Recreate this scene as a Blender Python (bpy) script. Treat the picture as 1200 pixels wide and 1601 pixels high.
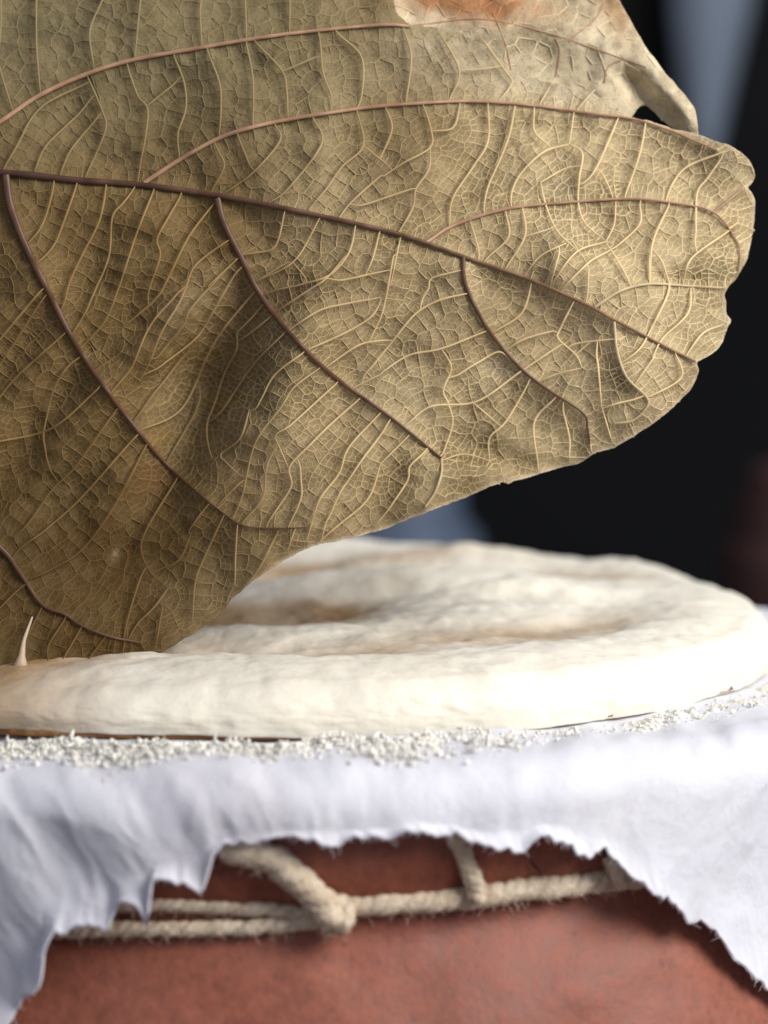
import bpy, math, random
import numpy as np
from mathutils import Vector, kdtree

for o in list(bpy.data.objects):
    bpy.data.objects.remove(o)
scene = bpy.context.scene
COL = scene.collection
random.seed(7)
rng = np.random.default_rng(11)

# ------------------------------------------------------------------ camera
W, H = 1200.0, 1601.0
VFOV = math.radians(24.0)
F = (H / 2) / math.tan(VFOV / 2)
PITCH = math.radians(5.7)
CAM_Z = 0.103
cd = bpy.data.cameras.new("camera")
cam = bpy.data.objects.new("camera", cd)
COL.objects.link(cam)
cam.location = (0, 0, CAM_Z)
cam.rotation_euler = (math.radians(90) - PITCH, 0, 0)
cd.sensor_fit = 'VERTICAL'
cd.sensor_height = 36.0
cd.lens = 18.0 / math.tan(VFOV / 2)
cd.clip_start = 0.02
cd.clip_end = 60
cd.dof.use_dof = True
cd.dof.focus_distance = 0.562
cd.dof.aperture_fstop = 8.0
scene.camera = cam

# ------------------------------------------------------------------ world, lamps, exposure
world = bpy.data.worlds.new("World")
scene.world = world
world.use_nodes = True
bg = world.node_tree.nodes["Background"]
bg.inputs[0].default_value = (0.76, 0.81, 1.0, 1)
bg.inputs[1].default_value = 0.28

def area_lamp(name, loc, target, sx, sy, power, col):
    ld = bpy.data.lights.new(name, 'AREA')
    ld.shape = 'RECTANGLE'
    ld.size, ld.size_y = sx, sy
    ld.energy = power
    ld.color = col
    o = bpy.data.objects.new(name, ld)
    COL.objects.link(o)
    o.location = loc
    o.rotation_euler = (Vector(target) - Vector(loc)).to_track_quat('-Z', 'Y').to_euler()
    return o

area_lamp("window_light", (0.68, 0.10, 0.58), (-0.02, 0.62, 0.03), 0.48, 0.56, 9.8, (1.0, 0.975, 0.94))
area_lamp("back_fill_lamp", (0.95, 1.10, 0.75), (0.25, 2.1, 0.1), 0.5, 0.6, 9.0, (0.85, 0.93, 1.0))  # added lamp, no source seen there; brightens the towel, jug and jar

scene.view_settings.view_transform = 'Standard'
scene.view_settings.look = 'None'
scene.view_settings.exposure = 0.45
scene.view_settings.gamma = 1.0
scene.cycles.use_denoising = True

# ------------------------------------------------------------------ helpers
CP, SP = math.cos(PITCH), math.sin(PITCH)

def ray(px, py):
    u = (np.asarray(px, float) - W / 2) / F
    v = (H / 2 - np.asarray(py, float)) / F
    return u, CP + v * SP, -SP + v * CP

def at(px, py, depth):
    """pixel traced on the photograph -> point at a real distance along y"""
    dx, dy, dz = ray(px, py)
    k = np.asarray(depth, float) / dy
    return np.stack([dx * k, dy * k, CAM_Z + dz * k], -1)

CX, CY = -0.030, 0.660            # axis of the pot

def on_cyl(px, py, R):
    dx, dy, dz = ray(px, py)
    a = dx * dx + dy * dy
    b = -2 * (dx * CX + dy * CY)
    c = CX * CX + CY * CY - R * R
    k = (-b - np.sqrt(np.maximum(b * b - 4 * a * c, 0))) / (2 * a)
    return np.stack([dx * k, dy * k, CAM_Z + dz * k], -1)

def noise2(x, y, seed, n=64):
    r = np.random.default_rng(seed).random((n, n))
    xi = np.floor(x).astype(int); yi = np.floor(y).astype(int)
    fx = x - xi; fy = y - yi
    fx = fx * fx * fx * (fx * (fx * 6 - 15) + 10); fy = fy * fy * fy * (fy * (fy * 6 - 15) + 10)
    a = r[xi % n, yi % n]; b = r[(xi + 1) % n, yi % n]
    c = r[xi % n, (yi + 1) % n]; d = r[(xi + 1) % n, (yi + 1) % n]
    return (a * (1 - fx) + b * fx) * (1 - fy) + (c * (1 - fx) + d * fx) * fy - 0.5

def fbm(x, y, seed, octaves=4):
    s = 0; amp = 1.0
    for k in range(octaves):
        c_, s_ = math.cos(0.64 * (k + 0)), math.sin(0.64 * (k + 0))
        s = s + amp * noise2((c_ * x - s_ * y) * 2 ** k + 7.3 * k, (s_ * x + c_ * y) * 2 ** k + 3.1 * k, seed + k)
        amp *= 0.5
    return s

def link_mesh(name, verts, faces, mat, parent=None, smooth=True, uv=None, cols=None):
    me = bpy.data.meshes.new(name)
    verts = np.asarray(verts, float)
    if isinstance(faces, np.ndarray):
        n, k = faces.shape
        me.vertices.add(len(verts)); me.vertices.foreach_set("co", verts.ravel())
        me.loops.add(n * k); me.loops.foreach_set("vertex_index", faces.ravel().astype(np.int32))
        me.polygons.add(n)
        me.polygons.foreach_set("loop_start", np.arange(0, n * k, k, dtype=np.int32))
        me.polygons.foreach_set("loop_total", np.full(n, k, dtype=np.int32))
        me.update(calc_edges=True); me.validate()
    else:
        me.from_pydata([tuple(v) for v in verts], [], faces); me.update()
    if smooth:
        me.polygons.foreach_set("use_smooth", np.ones(len(me.polygons), bool))
    if uv is not None:
        idx = np.empty(len(me.loops), np.int32); me.loops.foreach_get("vertex_index", idx)
        l = me.uv_layers.new(name="trace")
        l.data.foreach_set("uv", np.asarray(uv, float)[idx].ravel())
    if cols is not None:
        for nm, c in cols.items():
            a = me.color_attributes.new(nm, 'FLOAT_COLOR', 'POINT')
            c = np.asarray(c, float)
            if c.shape[1] == 3:
                c = np.concatenate([c, np.ones((len(c), 1))], 1)
            a.data.foreach_set("color", c.ravel())
    me.materials.append(mat)
    o = bpy.data.objects.new(name, me)
    COL.objects.link(o)
    if parent is not None:
        o.parent = parent
        o.matrix_parent_inverse = parent.matrix_world.inverted() if parent.type != 'EMPTY' else o.matrix_parent_inverse
    return o

def tag(o, label=None, cat=None, kind=None, group=None):
    if label: o["label"] = label
    if cat: o["category"] = cat
    if kind: o["kind"] = kind
    if group: o["group"] = group
    return o

def thing(name, label, cat):
    o = bpy.data.objects.new(name, None)
    o.empty_display_size = 0.01
    COL.objects.link(o)
    return tag(o, label, cat)

def spline(pts, step):
    """Catmull-Rom through pts, resampled about every `step`"""
    p = np.asarray(pts, float)
    if len(p) == 2:
        n = max(2, int(np.linalg.norm(p[1] - p[0]) / step))
        t = np.linspace(0, 1, n + 1)[:, None]
        return p[0] * (1 - t) + p[1] * t
    q = np.vstack([2 * p[0] - p[1], p, 2 * p[-1] - p[-2]])
    out = []
    for i in range(1, len(q) - 2):
        n = max(1, int(round(np.linalg.norm(q[i + 1] - q[i]) / step)))
        t = np.linspace(0, 1, n, endpoint=False)[:, None]
        a, b, c, d = q[i - 1], q[i], q[i + 1], q[i + 2]
        out.append(0.5 * ((2 * b) + (-a + c) * t + (2 * a - 5 * b + 4 * c - d) * t ** 2 + (-a + 3 * b - 3 * c + d) * t ** 3))
    out.append(p[-1:])
    return np.vstack(out)

def tube(P, rad, seg=8, flat=1.0, up=None):
    P = np.asarray(P, float); n = len(P)
    rad = np.broadcast_to(np.asarray(rad, float), (n,))
    T = np.gradient(P, axis=0); T /= np.linalg.norm(T, axis=1)[:, None] + 1e-12
    ref = np.array([0, 1.0, 0.02]) if up is None else np.asarray(up, float)
    A = np.cross(T, ref); A /= np.linalg.norm(A, axis=1)[:, None] + 1e-12
    B = np.cross(A, T)
    th = np.linspace(0, 2 * np.pi, seg, endpoint=False)
    V = P[:, None] + rad[:, None, None] * (np.cos(th)[None, :, None] * A[:, None] + flat * np.sin(th)[None, :, None] * B[:, None])
    V = V.reshape(-1, 3)
    i = np.arange(n - 1)[:, None] * seg; j = np.arange(seg)[None]; j2 = (j + 1) % seg
    Fq = np.stack([i + j, i + j2, i + seg + j2, i + seg + j], -1).reshape(-1, 4)
    return V, Fq

class Bag:
    def __init__(s): s.V = []; s.F = []; s.n = 0
    def add(s, V, Fq):
        s.V.append(np.asarray(V, float)); s.F.append(np.asarray(Fq) + s.n); s.n += len(V)
    def get(s): return np.vstack(s.V), np.vstack(s.F)

def grid_faces(n, m, wrap=False):
    i = np.arange(n if wrap else n - 1)[:, None]; j = np.arange(m - 1)[None]
    i2 = (i + 1) % n
    return np.stack([i * m + j + 0 * i2, i2 * m + j, i2 * m + j + 1, i * m + j + 1 + 0 * i2], -1).reshape(-1, 4)

def lathe(profile, seg=160, centre=(0, 0, 0)):
    pr = np.asarray(profile, float)
    th = np.linspace(0, 2 * np.pi, seg, endpoint=False)
    V = np.stack([centre[0] + pr[None, :, 0] * np.cos(th)[:, None], centre[1] + pr[None, :, 0] * np.sin(th)[:, None],
                  centre[2] + np.broadcast_to(pr[None, :, 1], (seg, len(pr)))], -1).reshape(-1, 3)
    return V, grid_faces(seg, len(pr), True)

# ------------------------------------------------------------------ materials
class NT:
    def __init__(s, name):
        s.m = bpy.data.materials.new(name); s.m.use_nodes = True
        s.t = s.m.node_tree; s.b = s.t.nodes["Principled BSDF"]; s.out = s.t.nodes["Material Output"]
    def n(s, typ, ins=None, **kw):
        nd = s.t.nodes.new(typ)
        for k, v in kw.items(): setattr(nd, k, v)
        for k, v in (ins or {}).items(): s.put(nd.inputs[k], v)
        return nd
    def put(s, sock, v):
        if isinstance(v, bpy.types.NodeSocket): s.t.links.new(v, sock)
        elif hasattr(v, "default_value") and not isinstance(v, (tuple, list, float, int)): s.t.links.new(v, sock)
        else:
            sock.default_value = (tuple(v) + (1,) if isinstance(v, (tuple, list)) and len(v) == 3 and sock.type == 'RGBA' else v)
    def math(s, op, a, b=0.0, c=0.0):
        nd = s.n('ShaderNodeMath', operation=op)
        s.put(nd.inputs[0], a); s.put(nd.inputs[1], b); s.put(nd.inputs[2], c)
        return nd.outputs[0]
    def ramp(s, fac, stops):
        nd = s.n('ShaderNodeValToRGB'); s.put(nd.inputs[0], fac)
        e = nd.color_ramp.elements
        while len(e) < len(stops): e.new(0.5)
        for k, (p, c) in enumerate(stops):
            e[k].position = p; e[k].color = (c, c, c, 1) if not isinstance(c, tuple) else c + (1,)
        return nd.outputs[0]
    def mix(s, fac, a, b, blend='MIX'):
        nd = s.n('ShaderNodeMix', data_type='RGBA', blend_type=blend)
        s.put(nd.inputs[0], fac); s.put(nd.inputs[6], a); s.put(nd.inputs[7], b)
        return nd.outputs[2]
    def noise(s, vec, scale, detail=4, rough=0.55, dist=0.0):
        nd = s.n('ShaderNodeTexNoise', {'Scale': scale, 'Detail': detail, 'Roughness': rough, 'Distortion': dist})
        if vec is not None: s.put(nd.inputs['Vector'], vec)
        return nd
    def set(s, **kw):
        for k, v in kw.items(): s.put(s.b.inputs[k.replace('_', ' ')], v)
    def bump(s, h, strength, dist, prev=None):
        nd = s.n('ShaderNodeBump', {'Strength': strength, 'Distance': dist, 'Height': h})
        if prev is not None: s.put(nd.inputs['Normal'], prev)
        return nd.outputs[0]
    def obj(s): return s.n('ShaderNodeTexCoord').outputs['Object']

def leaf_material():
    k = NT("dry_leaf_blade")
    uvn = k.n('ShaderNodeUVMap', uv_map="trace").outputs[0]
    wob = k.noise(uvn, 26, 3)
    off = k.n('ShaderNodeVectorMath', operation='MULTIPLY_ADD')
    k.put(off.inputs[0], wob.outputs['Color']); off.inputs[1].default_value = (0.007, 0.007, 0); k.put(off.inputs[2], uvn)
    v = off.outputs[0]
    def vor(scale, w):
        nd = k.n('ShaderNodeTexVoronoi', {'Scale': scale, 'Vector': v}, feature='DISTANCE_TO_EDGE')
        return k.ramp(nd.outputs['Distance'], [(0.0, 1.0), (w, 0.0)])
    e1, e2, e3 = vor(46, 0.075), vor(96, 0.15), vor(215, 0.28)
    base = k.n('ShaderNodeVertexColor', layer_name="tint").outputs['Color']
    mott = k.noise(uvn, 9, 5, 0.6).outputs['Fac']
    mott2 = k.noise(uvn, 60, 4, 0.65).outputs['Fac']
    c = k.mix(k.math('MULTIPLY', k.ramp(mott, [(0.45, 0.0), (0.66, 1.0)]), 0.7), base, (0.135, 0.098, 0.040))
    c = k.mix(1.0, c, k.ramp(mott2, [(0.25, 0.72), (0.75, 1.22)]), 'MULTIPLY')
    net = k.math('MULTIPLY', e3, 0.22)
    light = k.mix(1.0, base, (1.62, 1.58, 1.5), 'MULTIPLY')
    c = k.mix(net, c, light)
    k.set(Base_Color=c, Roughness=k.math('MULTIPLY_ADD', mott2, 0.25, 0.42))
    k.b.inputs['Specular IOR Level'].default_value = 0.06
    h = k.math('MULTIPLY_ADD', e3, 0.4, k.math('MULTIPLY', mott2, 0.6))
    k.set(Normal=k.bump(h, 0.6, 0.00015))
    tr = k.n('ShaderNodeBsdfTranslucent', {'Color': c})
    mx = k.n('ShaderNodeMixShader', {0: 0.14, 1: k.b.outputs[0], 2: tr.outputs[0]})
    k.t.links.new(mx.outputs[0], k.out.inputs[0])
    return k.m

def vein_material(name, a, b):
    k = NT(name)
    n = k.noise(k.obj(), 160, 4).outputs['Fac']
    k.set(Base_Color=k.mix(k.ramp(n, [(0.3, 0.0), (0.7, 1.0)]), a, b), Roughness=0.5, Normal=k.bump(n, 0.4, 0.0002))
    return k.m

def bread_material():
    k = NT("steamed_dough")
    o = k.obj()
    tan = k.noise(o, 17, 4, 0.55, 0.6).outputs['Fac']
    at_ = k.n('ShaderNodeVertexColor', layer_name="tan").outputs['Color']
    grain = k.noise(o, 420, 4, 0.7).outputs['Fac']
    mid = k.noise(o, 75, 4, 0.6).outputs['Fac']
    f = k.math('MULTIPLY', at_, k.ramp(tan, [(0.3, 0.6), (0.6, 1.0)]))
    c = k.mix(f, (0.82, 0.765, 0.64), (0.36, 0.20, 0.075))  # the tan weight carries painted shade of the hollows and left front
    c = k.mix(1.0, c, k.ramp(mid, [(0.3, 0.9), (0.7, 1.04)]), 'MULTIPLY')
    k.set(Base_Color=c, Roughness=k.math('MULTIPLY_ADD', mid, 0.3, 0.38))
    k.b.inputs['Subsurface Weight'].default_value = 0.35
    k.b.inputs['Subsurface Radius'].default_value = (1.0, 0.65, 0.35)
    k.b.inputs['Subsurface Scale'].default_value = 0.004
    k.b.inputs['Specular IOR Level'].default_value = 0.4
    h = k.math('MULTIPLY_ADD', grain, 0.35, mid)
    k.set(Normal=k.bump(h, 0.55, 0.0012))
    return k.m

def plain(name, a, b, scale, rough=0.7, bump=0.3, dist=0.0005, spec=0.4, grain=None):
    k = NT(name)
    o = k.obj()
    n = k.noise(o, scale, 5, 0.6).outputs['Fac']
    c = k.mix(k.ramp(n, [(0.3, 0.0), (0.7, 1.0)]), a, b)
    h = n
    if grain:
        g = k.noise(o, grain, 3, 0.7).outputs['Fac']
        c = k.mix(1.0, c, k.ramp(g, [(0.25, 0.75), (0.75, 1.2)]), 'MULTIPLY')
        h = k.math('ADD', n, g)
    k.set(Base_Color=c, Roughness=rough, Normal=k.bump(h, bump, dist))
    k.b.inputs['Specular IOR Level'].default_value = spec
    return k.m

def cloth_material():
    k = NT("white_cotton")
    uvn = k.n('ShaderNodeUVMap', uv_map="trace").outputs[0]
    o = k.obj()
    wv = k.n('ShaderNodeTexWave', {'Scale': 260.0, 'Distortion': 1.5, 'Detail': 2.0, 'Vector': uvn}, bands_direction='X').outputs['Fac']
    wv2 = k.n('ShaderNodeTexWave', {'Scale': 260.0, 'Distortion': 1.5, 'Detail': 2.0, 'Vector': uvn}, bands_direction='Y').outputs['Fac']
    n = k.noise(o, 30, 4).outputs['Fac']
    f = k.noise(o, 900, 3, 0.7).outputs['Fac']
    st = k.noise(o, 14, 3).outputs['Fac']
    c = k.mix(k.ramp(n, [(0.3, 0.0), (0.75, 1.0)]), (0.91, 0.91, 0.94), (0.85, 0.84, 0.91))
    c = k.mix(k.math('MULTIPLY', k.ramp(st, [(0.55, 0.0), (0.75, 1.0)]), 0.25), c, (0.70, 0.56, 0.58))
    k.set(Base_Color=c, Roughness=0.9)
    k.b.inputs['Sheen Weight'].default_value = 0.25
    k.b.inputs['Specular IOR Level'].default_value = 0.15
    h = k.math('ADD', k.math('MULTIPLY', k.math('ADD', wv, wv2), 0.25), f)
    wr = k.noise(o, 60, 5, 0.6, 0.2).outputs['Fac']
    k.set(Normal=k.bump(h, 0.5, 0.0005, k.bump(wr, 0.4, 0.003)))
    tr = k.n('ShaderNodeBsdfTranslucent', {'Color': (0.85, 0.85, 0.92, 1)})
    mx = k.n('ShaderNodeMixShader', {0: 0.2, 1: k.b.outputs[0], 2: tr.outputs[0]})
    k.t.links.new(mx.outputs[0], k.out.inputs[0])
    return k.m

def pot_material():
    k = NT("terracotta")
    o = k.obj()
    n = k.noise(o, 22, 5, 0.6).outputs['Fac']
    g = k.noise(o, 330, 4, 0.7).outputs['Fac']
    big = k.noise(o, 9, 3, 0.5).outputs['Fac']
    sp = k.n('ShaderNodeTexVoronoi', {'Scale': 230.0, 'Vector': o}).outputs['Distance']
    c = k.mix(k.ramp(n, [(0.3, 0.0), (0.7, 1.0)]), (0.205, 0.055, 0.030), (0.325, 0.100, 0.055))
    c = k.mix(k.math('MULTIPLY', k.ramp(big, [(0.48, 0.0), (0.7, 1.0)]), 0.5), c, (0.28, 0.12, 0.085))
    c = k.mix(1.0, c, k.ramp(g, [(0.25, 0.7), (0.75, 1.25)]), 'MULTIPLY')
    c = k.mix(k.math('MULTIPLY', k.ramp(sp, [(0.10, 1.0), (0.22, 0.0)]), 0.35), c, (0.09, 0.03, 0.022))
    k.set(Base_Color=c, Roughness=k.math('MULTIPLY_ADD', g, 0.25, 0.46))
    k.b.inputs['Specular IOR Level'].default_value = 0.5
    k.set(Normal=k.bump(k.math('ADD', k.math('MULTIPLY', n, 1.5), g), 0.32, 0.0010))
    return k.m

M_leaf = leaf_material()
M_lobe = M_leaf
M_dark = vein_material("dark_vein", (0.075, 0.031, 0.012), (0.135, 0.062, 0.026))
M_rust = vein_material("rusty_vein", (0.33, 0.17, 0.09), (0.45, 0.27, 0.16))
M_pale = vein_material("pale_vein", (0.50, 0.37, 0.18), (0.64, 0.50, 0.29))
def net_material(name, gain):
    k = NT(name)
    k.set(Base_Color=k.mix(1.0, k.n('ShaderNodeVertexColor', layer_name="tint").outputs['Color'], gain, 'MULTIPLY'), Roughness=0.6)
    k.b.inputs['Specular IOR Level'].default_value = 0.2
    return k.m
M_side = net_material("side_vein_pale", (1.72, 1.66, 1.55))
M_side_dull = net_material("side_vein_dull", (1.36, 1.30, 1.18))
M_veinlet = net_material("veinlet_pale", (1.40, 1.38, 1.32))
M_fine = net_material("veinlet_fine", (1.50, 1.48, 1.43))
M_tan = vein_material("tan_vein", (0.19, 0.12, 0.045), (0.30, 0.20, 0.085))
M_bread = bread_material()
M_crust = plain("browned_crust", (0.16, 0.055, 0.015), (0.42, 0.22, 0.08), 120, 0.8, 0.6, 0.001)
M_crumb = plain("dough_crumb", (0.85, 0.82, 0.74), (0.78, 0.75, 0.67), 300, 0.7, 0.5, 0.0005)
M_cloth = cloth_material()
M_thread = plain("cotton_thread", (0.82, 0.81, 0.86), (0.74, 0.73, 0.8), 200, 0.9, 0.1)
M_pot = pot_material()
M_twine = plain("jute_twine", (0.62, 0.48, 0.33), (0.82, 0.70, 0.54), 260, 0.9, 0.8, 0.0008, 0.2, 900)
M_table = plain("dark_wood", (0.035, 0.02, 0.012), (0.06, 0.035, 0.02), 8, 0.6, 0.3, 0.001)
M_wall = plain("dark_plaster", (0.006, 0.006, 0.006), (0.010, 0.0095, 0.0095), 2, 0.9, 0.2, 0.002, 0.1)

# ------------------------------------------------------------------ setting
V = [(-2, -0.2, -0.256), (2, -0.2, -0.256), (2, 2.4, -0.256), (-2, 2.4, -0.256),
     (-2, -0.2, -0.306), (2, -0.2, -0.306), (2, 2.4, -0.306), (-2, 2.4, -0.306)]
Q = [(0, 1, 2, 3), (7, 6, 5, 4), (0, 4, 5, 1), (1, 5, 6, 2), (2, 6, 7, 3), (3, 7, 4, 0)]
tag(link_mesh("table_top", V, Q, M_table, smooth=False), "dark wooden surface under the clay pot", "table", "structure")
V = [(-4, 2.6, -1.2), (4, 2.6, -1.2), (4, 2.6, 3), (-4, 2.6, 3), (-4, 2.7, -1.2), (4, 2.7, -1.2), (4, 2.7, 3), (-4, 2.7, 3)]
Q = [(0, 1, 2, 3), (7, 6, 5, 4), (0, 4, 5, 1), (1, 5, 6, 2), (2, 6, 7, 3), (3, 7, 4, 0)]
tag(link_mesh("back_wall", V, Q, M_wall, smooth=False), "near black wall far behind the leaf", "wall", "structure")

# ------------------------------------------------------------------ clay pot
pot = thing("clay_pot", "reddish brown clay pot under the torn white cloth", "pot")
prof = [(0.0, -0.012), (0.142, -0.012), (0.150, -0.008), (0.156, -0.0045), (0.161, -0.0050), (0.1648, -0.009), (0.1658, -0.015),
        (0.1652, -0.022), (0.1636, -0.027), (0.1618, -0.0305), (0.1612, -0.034), (0.1622, -0.0375), (0.1655, -0.043),
        (0.170, -0.052), (0.177, -0.067), (0.185, -0.09), (0.190, -0.12), (0.187, -0.165), (0.172, -0.21), (0.145, -0.244), (0.130, -0.252), (0.0, -0.255)]
prof = [(r_ + 0.0035 if r_ > 0.01 else r_, z_) for r_, z_ in prof]
pr = spline([(a, b) for a, b in prof], 0.0025)
pr[0, 0] = 0.0001; pr[-1, 0] = 0.0001
V, Fq = lathe(pr, 420, (CX, CY, 0))
th = np.arctan2(V[:, 1] - CY, V[:, 0] - CX)
rr = np.hypot(V[:, 0] - CX, V[:, 1] - CY)
dr = 0.0022 * fbm(th * 5 + 40, V[:, 2] * 40 + 20, 5) * np.clip((rr - 0.12) / 0.03, 0, 1)
V[:, 0] += np.cos(th) * dr; V[:, 1] += np.sin(th) * dr
link_mesh("pot_body", V, Fq, M_pot, pot)
# a hairline crack and a few gouges in the collar
M_crack = plain("crack_shadow", (0.05, 0.018, 0.012), (0.09, 0.03, 0.02), 200, 0.9)
for pts, wid in (([(826, 1338), (832, 1350), (838, 1356), (843, 1362), (846, 1372)], 2.2), ([(970, 1500), (976, 1505), (982, 1508)], 2.0)):
    pp = spline(pts, 3)
    P = on_cyl(pp[:, 0], pp[:, 1], 0.1687 if pts[0][1] < 1400 else 0.1710)
    k = np.sin(np.linspace(0.1, np.pi - 0.1, len(P))) * wid * 0.00014
    V, Fq = tube(P, k, 6, 0.5)
    link_mesh("crack", V, Fq, M_crack, pot)

# ------------------------------------------------------------------ white cloth over the pot mouth
hem_px = [(-160, 1700), (-60, 1640), (20, 1600), (40, 1560), (62, 1545), (75, 1525), (79, 1480), (90, 1452), (130, 1443), (172, 1450), (190, 1416), (214, 1402),
          (234, 1440), (239, 1395), (243, 1362), (265, 1366), (300, 1380), (317, 1390), (326, 1365), (333, 1340), (348, 1326), (400, 1319), (440, 1312),
          (462, 1316), (500, 1326), (525, 1326), (550, 1308), (585, 1302), (600, 1316), (625, 1300), (655, 1299), (680, 1306), (710, 1302), (740, 1305), (770, 1320),
          (810, 1322), (835, 1311), (870, 1318), (900, 1333), (918, 1335), (944, 1322), (960, 1345), (1005, 1396), (1040, 1400), (1066, 1442), (1085, 1437), (1115, 1457),
          (1135, 1492), (1165, 1530), (1185, 1552), (1205, 1580), (1270, 1660), (1340, 1720)]
hp = np.array(hem_px, float)
HP = on_cyl(hp[:, 0], hp[:, 1], 0.1742)
hth = np.arctan2(HP[:, 1] - CY, HP[:, 0] - CX)          # about -pi/2 in front
order = np.argsort(hth)
hth, hz = hth[order], HP[order, 2]

def hem_z(t):
    t = (t + np.pi / 2 + np.pi) % (2 * np.pi) - np.pi - np.pi / 2
    inside = np.interp(t, hth, hz)
    outside = -0.082 + 0.016 * fbm(t * 4 + 30, t * 0 + 3, 17)
    w = np.clip(np.minimum(t - hth[0], hth[-1] - t) / 0.06, 0, 1)
    return inside * w + outside * (1 - w) + 0.0011 * fbm(t * 120 + 500, t * 0, 23, 3) * 1.2 + 0.0012 * fbm(t * 34 + 300, t * 0, 29, 2)

NT_, NS = 2200, 120
th = np.linspace(-np.pi * 1.5, np.pi / 2, NT_, endpoint=False)
hz_t = hem_z(th)
r_in = np.concatenate([np.linspace(0.0002, 0.118, 8, endpoint=False), np.linspace(0.118, 0.1615, 34)])
arc = np.linspace(0, np.pi / 2, 24)[1:]
ns3 = NS - len(r_in) - len(arc)
TH = np.repeat(th[:, None], NS, 1)
R = np.zeros((NT_, NS)); Z = np.zeros((NT_, NS))
R[:, :len(r_in)] = r_in
a0 = len(r_in)
R[:, a0:a0 + len(arc)] = 0.1615 + 0.0115 * np.sin(arc)
Z[:, a0:a0 + len(arc)] = -0.0095 * (1 - np.cos(arc))
u = np.linspace(0, 1, ns3 + 1)[1:]
R[:, a0 + len(arc):] = 0.1730
ker = np.hanning(61); ker /= ker.sum()
hz_t = np.minimum(hz_t, -0.0105)
hz_s = np.convolve(np.concatenate([hz_t[-30:], hz_t, hz_t[:30]]), ker, mode='valid')
Z[:, a0 + len(arc):] = -0.0095 + (hz_s[:, None] + 0.0095) * u + (hz_t - hz_s)[:, None] * u ** 3
S = np.cumsum(np.hypot(np.diff(R, axis=1, prepend=0), np.diff(Z, axis=1, prepend=0)), 1)   # arc length
hang = np.clip((S - 0.154) / 0.025, 0, 1)
low = np.clip((-Z - 0.02) / 0.03, 0, 1)
sk = TH + (S - 0.16) * 5.0 * np.tanh((TH + np.pi / 2 - 0.15) / 0.35)
fold = fbm(sk * 7 + 50, S * 8 + 3, 41, 3)
ridge = -np.abs(fbm(sk * 4.2 + 20, S * 14 + 9, 47, 2)) + 0.18
R += hang * 0.0011 * (0.25 - np.abs(fbm(sk * 17 + 4, S * 55 + 2, 59, 3)))
R += hang * (0.0026 * fold + 0.0032 * ridge + 0.0020) + low * (0.0015 + 0.004 * np.clip(fold, -0.2, 1))
Z += np.clip((S - 0.128) / 0.02, 0, 1) * (1 - low) * (0.0032 * fbm(sk * 8 + 9, S * 30, 53, 3) + 0.0016 * ridge)
# the curled, torn points lift a little off the pot
tip = np.clip((u - 0.55) / 0.45, 0, 1)
lift = 0.0035 * (0.5 + fbm(th * 9 + 70, th * 0 + 8, 61, 2))
R[:, a0 + len(arc):] += tip[None] ** 2 * lift[:, None]
floor_r = np.where(Z > -0.028, 0.1707, 0.1707 + np.clip(-Z - 0.042, 0, 1) * 0.62)
R = np.where(S > 0.172, np.maximum(R, floor_r), R)
V = np.stack([CX + R * np.cos(TH), CY + R * np.sin(TH), Z], -1).reshape(-1, 3)
V_cloth = V.copy()
uv = np.stack([S * np.cos(TH), S * np.sin(TH)], -1).reshape(-1, 2) * 5
cloth = link_mesh("white_cloth", V, grid_faces(NT_, NS, True), M_cloth, uv=uv)
tag(cloth, "white cotton cloth with torn fuzzy hem draped over the clay pot's mouth", "cloth")
md = cloth.modifiers.new("thickness", 'SOLIDIFY'); md.thickness = 0.0007; md.offset = 0
bag = Bag()
edge = V.reshape(NT_, NS, 3)[:, -1]
for i in range(0, NT_):
    if edge[i, 1] > CY - 0.02: continue
    for _ in range(2):
        if random.random() < 0.65: continue
        p = edge[i] + np.array([0, 0, 0.0003])
        L = random.uniform(0.0006, 0.0022)
        d = np.array([random.uniform(-0.8, 0.8), -random.uniform(-0.1, 0.6), -random.uniform(0.1, 1)])
        b = np.array([random.uniform(-1, 1), random.uniform(-1, 0.3), random.uniform(-0.6, 0.8)])
        t = np.linspace(0, 1, 5)[:, None]
        bag.add(*tube(p + d * L * t + b * L * 0.5 * t ** 2, np.linspace(0.00006, 0.00003, 5), 3))
tag(link_mesh("loose_thread", *bag.get(), M_thread, cloth), kind="stuff")

# ------------------------------------------------------------------ flat steamed bread
def rim(t):
    return 0.1362 * (1 + 0.10 * np.clip(-np.cos(t) - 0.1, 0, 1) + 0.034 * np.clip(-np.sin(t), 0, 1)) + 0.0022 * fbm(np.cos(t) * 2 + 9, np.sin(t) * 2 + 9, 71, 3) + 0.0006 * fbm(np.cos(t) * 14 + 30, np.sin(t) * 14 + 30, 73, 2)

def G(x, y, cx, cy, sx, sy, ang=0):
    c, s = math.cos(math.radians(ang)), math.sin(math.radians(ang))
    dx, dy = x - cx, y - cy
    a, b = c * dx + s * dy, -s * dx + c * dy
    return np.exp(-(a / sx) ** 2 - (b / sy) ** 2)

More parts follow.
